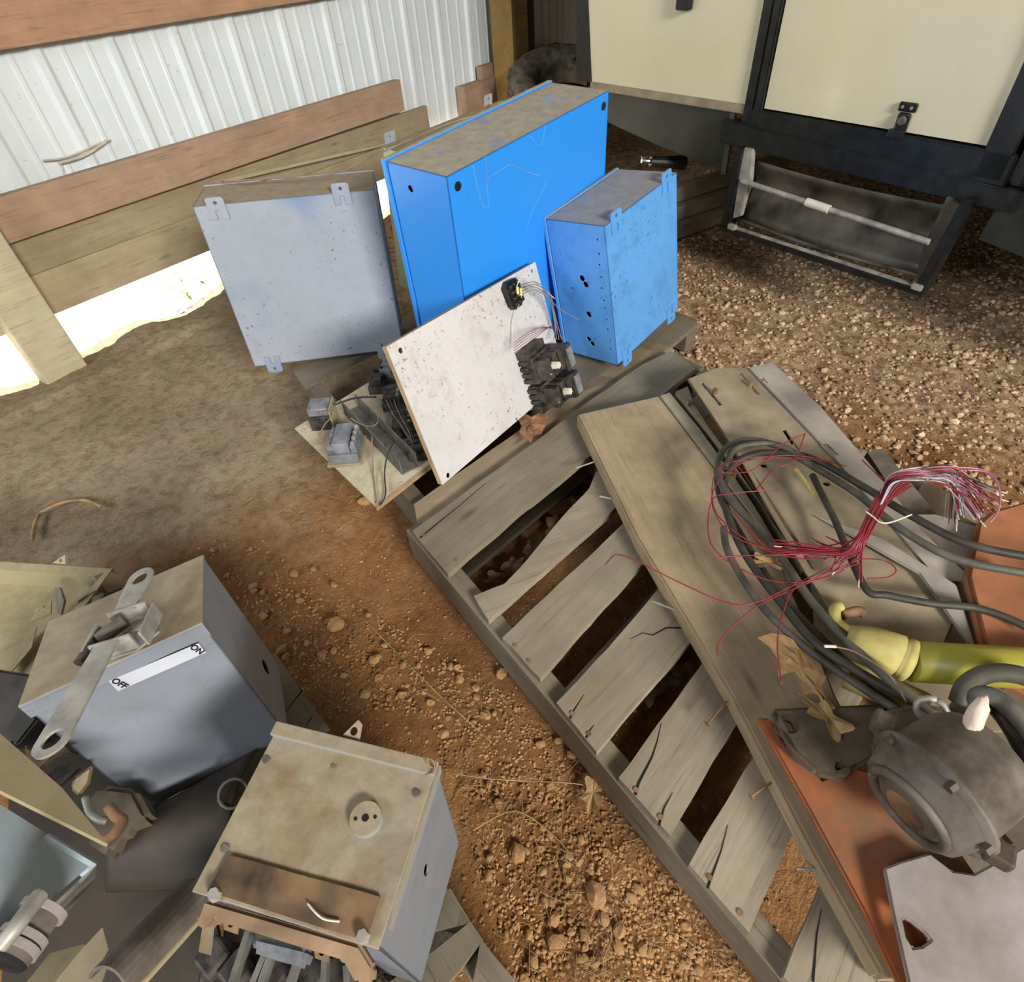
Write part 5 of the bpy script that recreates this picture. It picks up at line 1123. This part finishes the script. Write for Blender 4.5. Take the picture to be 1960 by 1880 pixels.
# gravel (uncountable)
def gravel():
    random.seed(9); bm = BM(); base = []
    for i in range(5):
        b = BM(); bmesh.ops.create_icosphere(b, subdivisions=1, radius=1); off = Vector((i*5.1, 2, 1))
        base.append(([v.co*(1+.4*noise.noise(v.co*1.2+off)) for v in b.verts], [[v.index for v in f.verts] for f in b.faces])); b.free()
    verts, faces = [], []
    def put(x, y, r):
        vs, fs = random.choice(base); a = random.random()*6.28; ca, sa = math.cos(a), math.sin(a); o = len(verts); sx_, sy_, sz_ = random.uniform(.8, 1.3), random.uniform(.7, 1.1), random.uniform(.5, .9)
        z = -.012+.010*noise.noise(Vector((x*2.2, y*2.2, 0)))+.007*noise.noise(Vector((x*7, y*7, 3)))
        for v in vs: X, Y = v.x*r*sx_, v.y*r*sy_; verts.append((x+X*ca-Y*sa, y+X*sa+Y*ca, z+r*.25+v.z*r*sz_))
        for f in fs: faces.append([o+i for i in f])
    c = 0
    while c < 13000:
        x, y = random.uniform(1.15, 3.6), random.uniform(-.9, 1.3)
        lim = noise.noise(Vector((x*1.5, y*1.5, 7)))
        if x < 1.35+lim*.3: continue
        put(x, y, random.choice((.003, .004, .005, .006, .007, .010))*random.uniform(.7, 1.2)); c += 1
    me = bpy.data.meshes.new('gravel'); me.from_pydata(verts, [], faces); me.materials.append(M['gravel']); o = bpy.data.objects.new('gravel', me); COL.objects.link(o)
    o['kind'] = 'stuff'; o['label'] = 'pale tan gravel spread over the ground on the right'; o['category'] = 'gravel'
    verts.clear(); faces.clear(); c = 0
    while c < 5200:
        u, v = random.uniform(300, 1500), random.uniform(1000, 1880); p = P(u, v, 0)
        if free(u, v) or random.random() < .15: put(p.x, p.y, random.uniform(.0015, .0038)); c += 1
    me = bpy.data.meshes.new('clay_crumbs'); me.from_pydata(verts, [], faces); me.materials.append(M['stone']); o = bpy.data.objects.new('clay_crumbs', me); COL.objects.link(o)
    o['kind'] = 'stuff'; o['label'] = 'fine orange clay crumbs scattered over the open dirt'; o['category'] = 'soil'
def gravmat():
    m, nt, b = newmat('gravel_stone'); g = N(nt, 'ShaderNodeNewGeometry')
    L(nt, ramp(nt, g.outputs['Random Per Island'], [(.0, (.26, .15, .08)), (.45, (.48, .31, .18)), (.8, (.62, .45, .29)), (1.0, (.70, .54, .37))]), b.inputs['Base Color']); b.inputs['Roughness'].default_value = .85; return m
M['gravel'] = gravmat(); gravel()
def straw():
    random.seed(21); bm = BM()
    for k in range(520):
        if k < 240:
            while True:
                u, v = random.uniform(420, 1500), random.uniform(1000, 1880)
                if free(u, v): break
        else: u, v = random.uniform(0, 760), random.uniform(720, 1050)
        p = P(u, v, 0); p.z = -.004; a = random.random()*6.28; l = random.uniform(.012, .055); cv = random.uniform(-.3, .3)
        d = Vector((math.cos(a), math.sin(a), 0)); n_ = Vector((-d.y, d.x, 0)); q = [p-d*l/2, p+n_*cv*l*.4+Vector((0, 0, random.uniform(.002, .008))), p+d*l/2]
        tube(bm, q, random.uniform(.0003, .0006), 4, 3)
    o = obj('straw', bm, 'straw'); tag(o, 'dry straw and pine needles scattered over the dirt', 'straw', kind='stuff')
straw()
for k, pts in enumerate(([(62, 1034), (66, 1005), (76, 980)], [(76, 982), (120, 962), (165, 958), (193, 970)])):
    wire('twig', [P(u, v, .006) for u, v in pts], .0045, 'leafpale', None, ('short pale twig piece on the dirt at the left', 'curved pale twig piece on the dirt at the left')[k], 'twig')
for k, pts in enumerate(([(862, 1480), (950, 1492), (1100, 1500), (1140, 1515)], [(905, 1590), (985, 1553), (1060, 1600), (1110, 1660)], [(1300, 515), (1380, 498), (1440, 488), (1500, 480)], [(690, 1180), (760, 1250), (840, 1330), (940, 1420)])):
    wire('dry_grass', [P(u, v, .008) for u, v in pts], .0010, 'straw', None, ('long dry grass stem beside the dusty tan box', 'bent dry grass stem forking below the dusty tan box corner', 'pale dry stem on the gravel in front of the folding step', 'thin dry root crossing the open dirt left of the middle pallet')[k], 'grass stem')
# weeds and torn web by the wall
wd = thing('weed', 'small bright green weed growing under the skirt boards beside the grey cabinet', 'weed', Matrix.Translation(PY(380, 540, 2.55)))
base = PY(368, 575, 2.52); bm = BM()
for k in range(9):
    tip = base+Vector((random.uniform(-.06, .08), random.uniform(-.03, .05), random.uniform(.05, .13))); tube(bm, [base, (base+tip)/2+Vector((0, 0, .01)), tip], .0012, 5, 3)
obj('stems', bm, 'weed', wd, Matrix.Identity(4))['kind'] = 'stuff'
bm = BM()
for k in range(26):
    c = base+Vector((random.uniform(-.07, .09), random.uniform(-.03, .05), random.uniform(.03, .14))); a = random.random()*6.28; s = random.uniform(.010, .02)
    d = Vector((math.cos(a), math.sin(a), .3))*s; e = Vector((-math.sin(a), math.cos(a), .1))*s*.45
    vs = [bm.verts.new(c-d), bm.verts.new(c+e), bm.verts.new(c+d), bm.verts.new(c-e)]; bm.faces.new(vs)
obj('leaves', bm, 'weed', wd, Matrix.Identity(4))['kind'] = 'stuff'
bm = BM(); wq = lambda u, v, y=2.478: PY(u, v, y)
tube(bm, [wq(82, 307), wq(115, 304), wq(150, 293), wq(185, 277), wq(212, 268)], .003, 6); tube(bm, [wq(113, 312), wq(130, 308), wq(165, 296), wq(205, 270)], .005, 6); tube(bm, [wq(115, 312), wq(120, 322), wq(122, 332)], .002, 5)
o = obj('dusty_web', bm, 'web'); tag(o, 'torn dusty cobweb strand hanging on the white steel wall', 'cobweb')
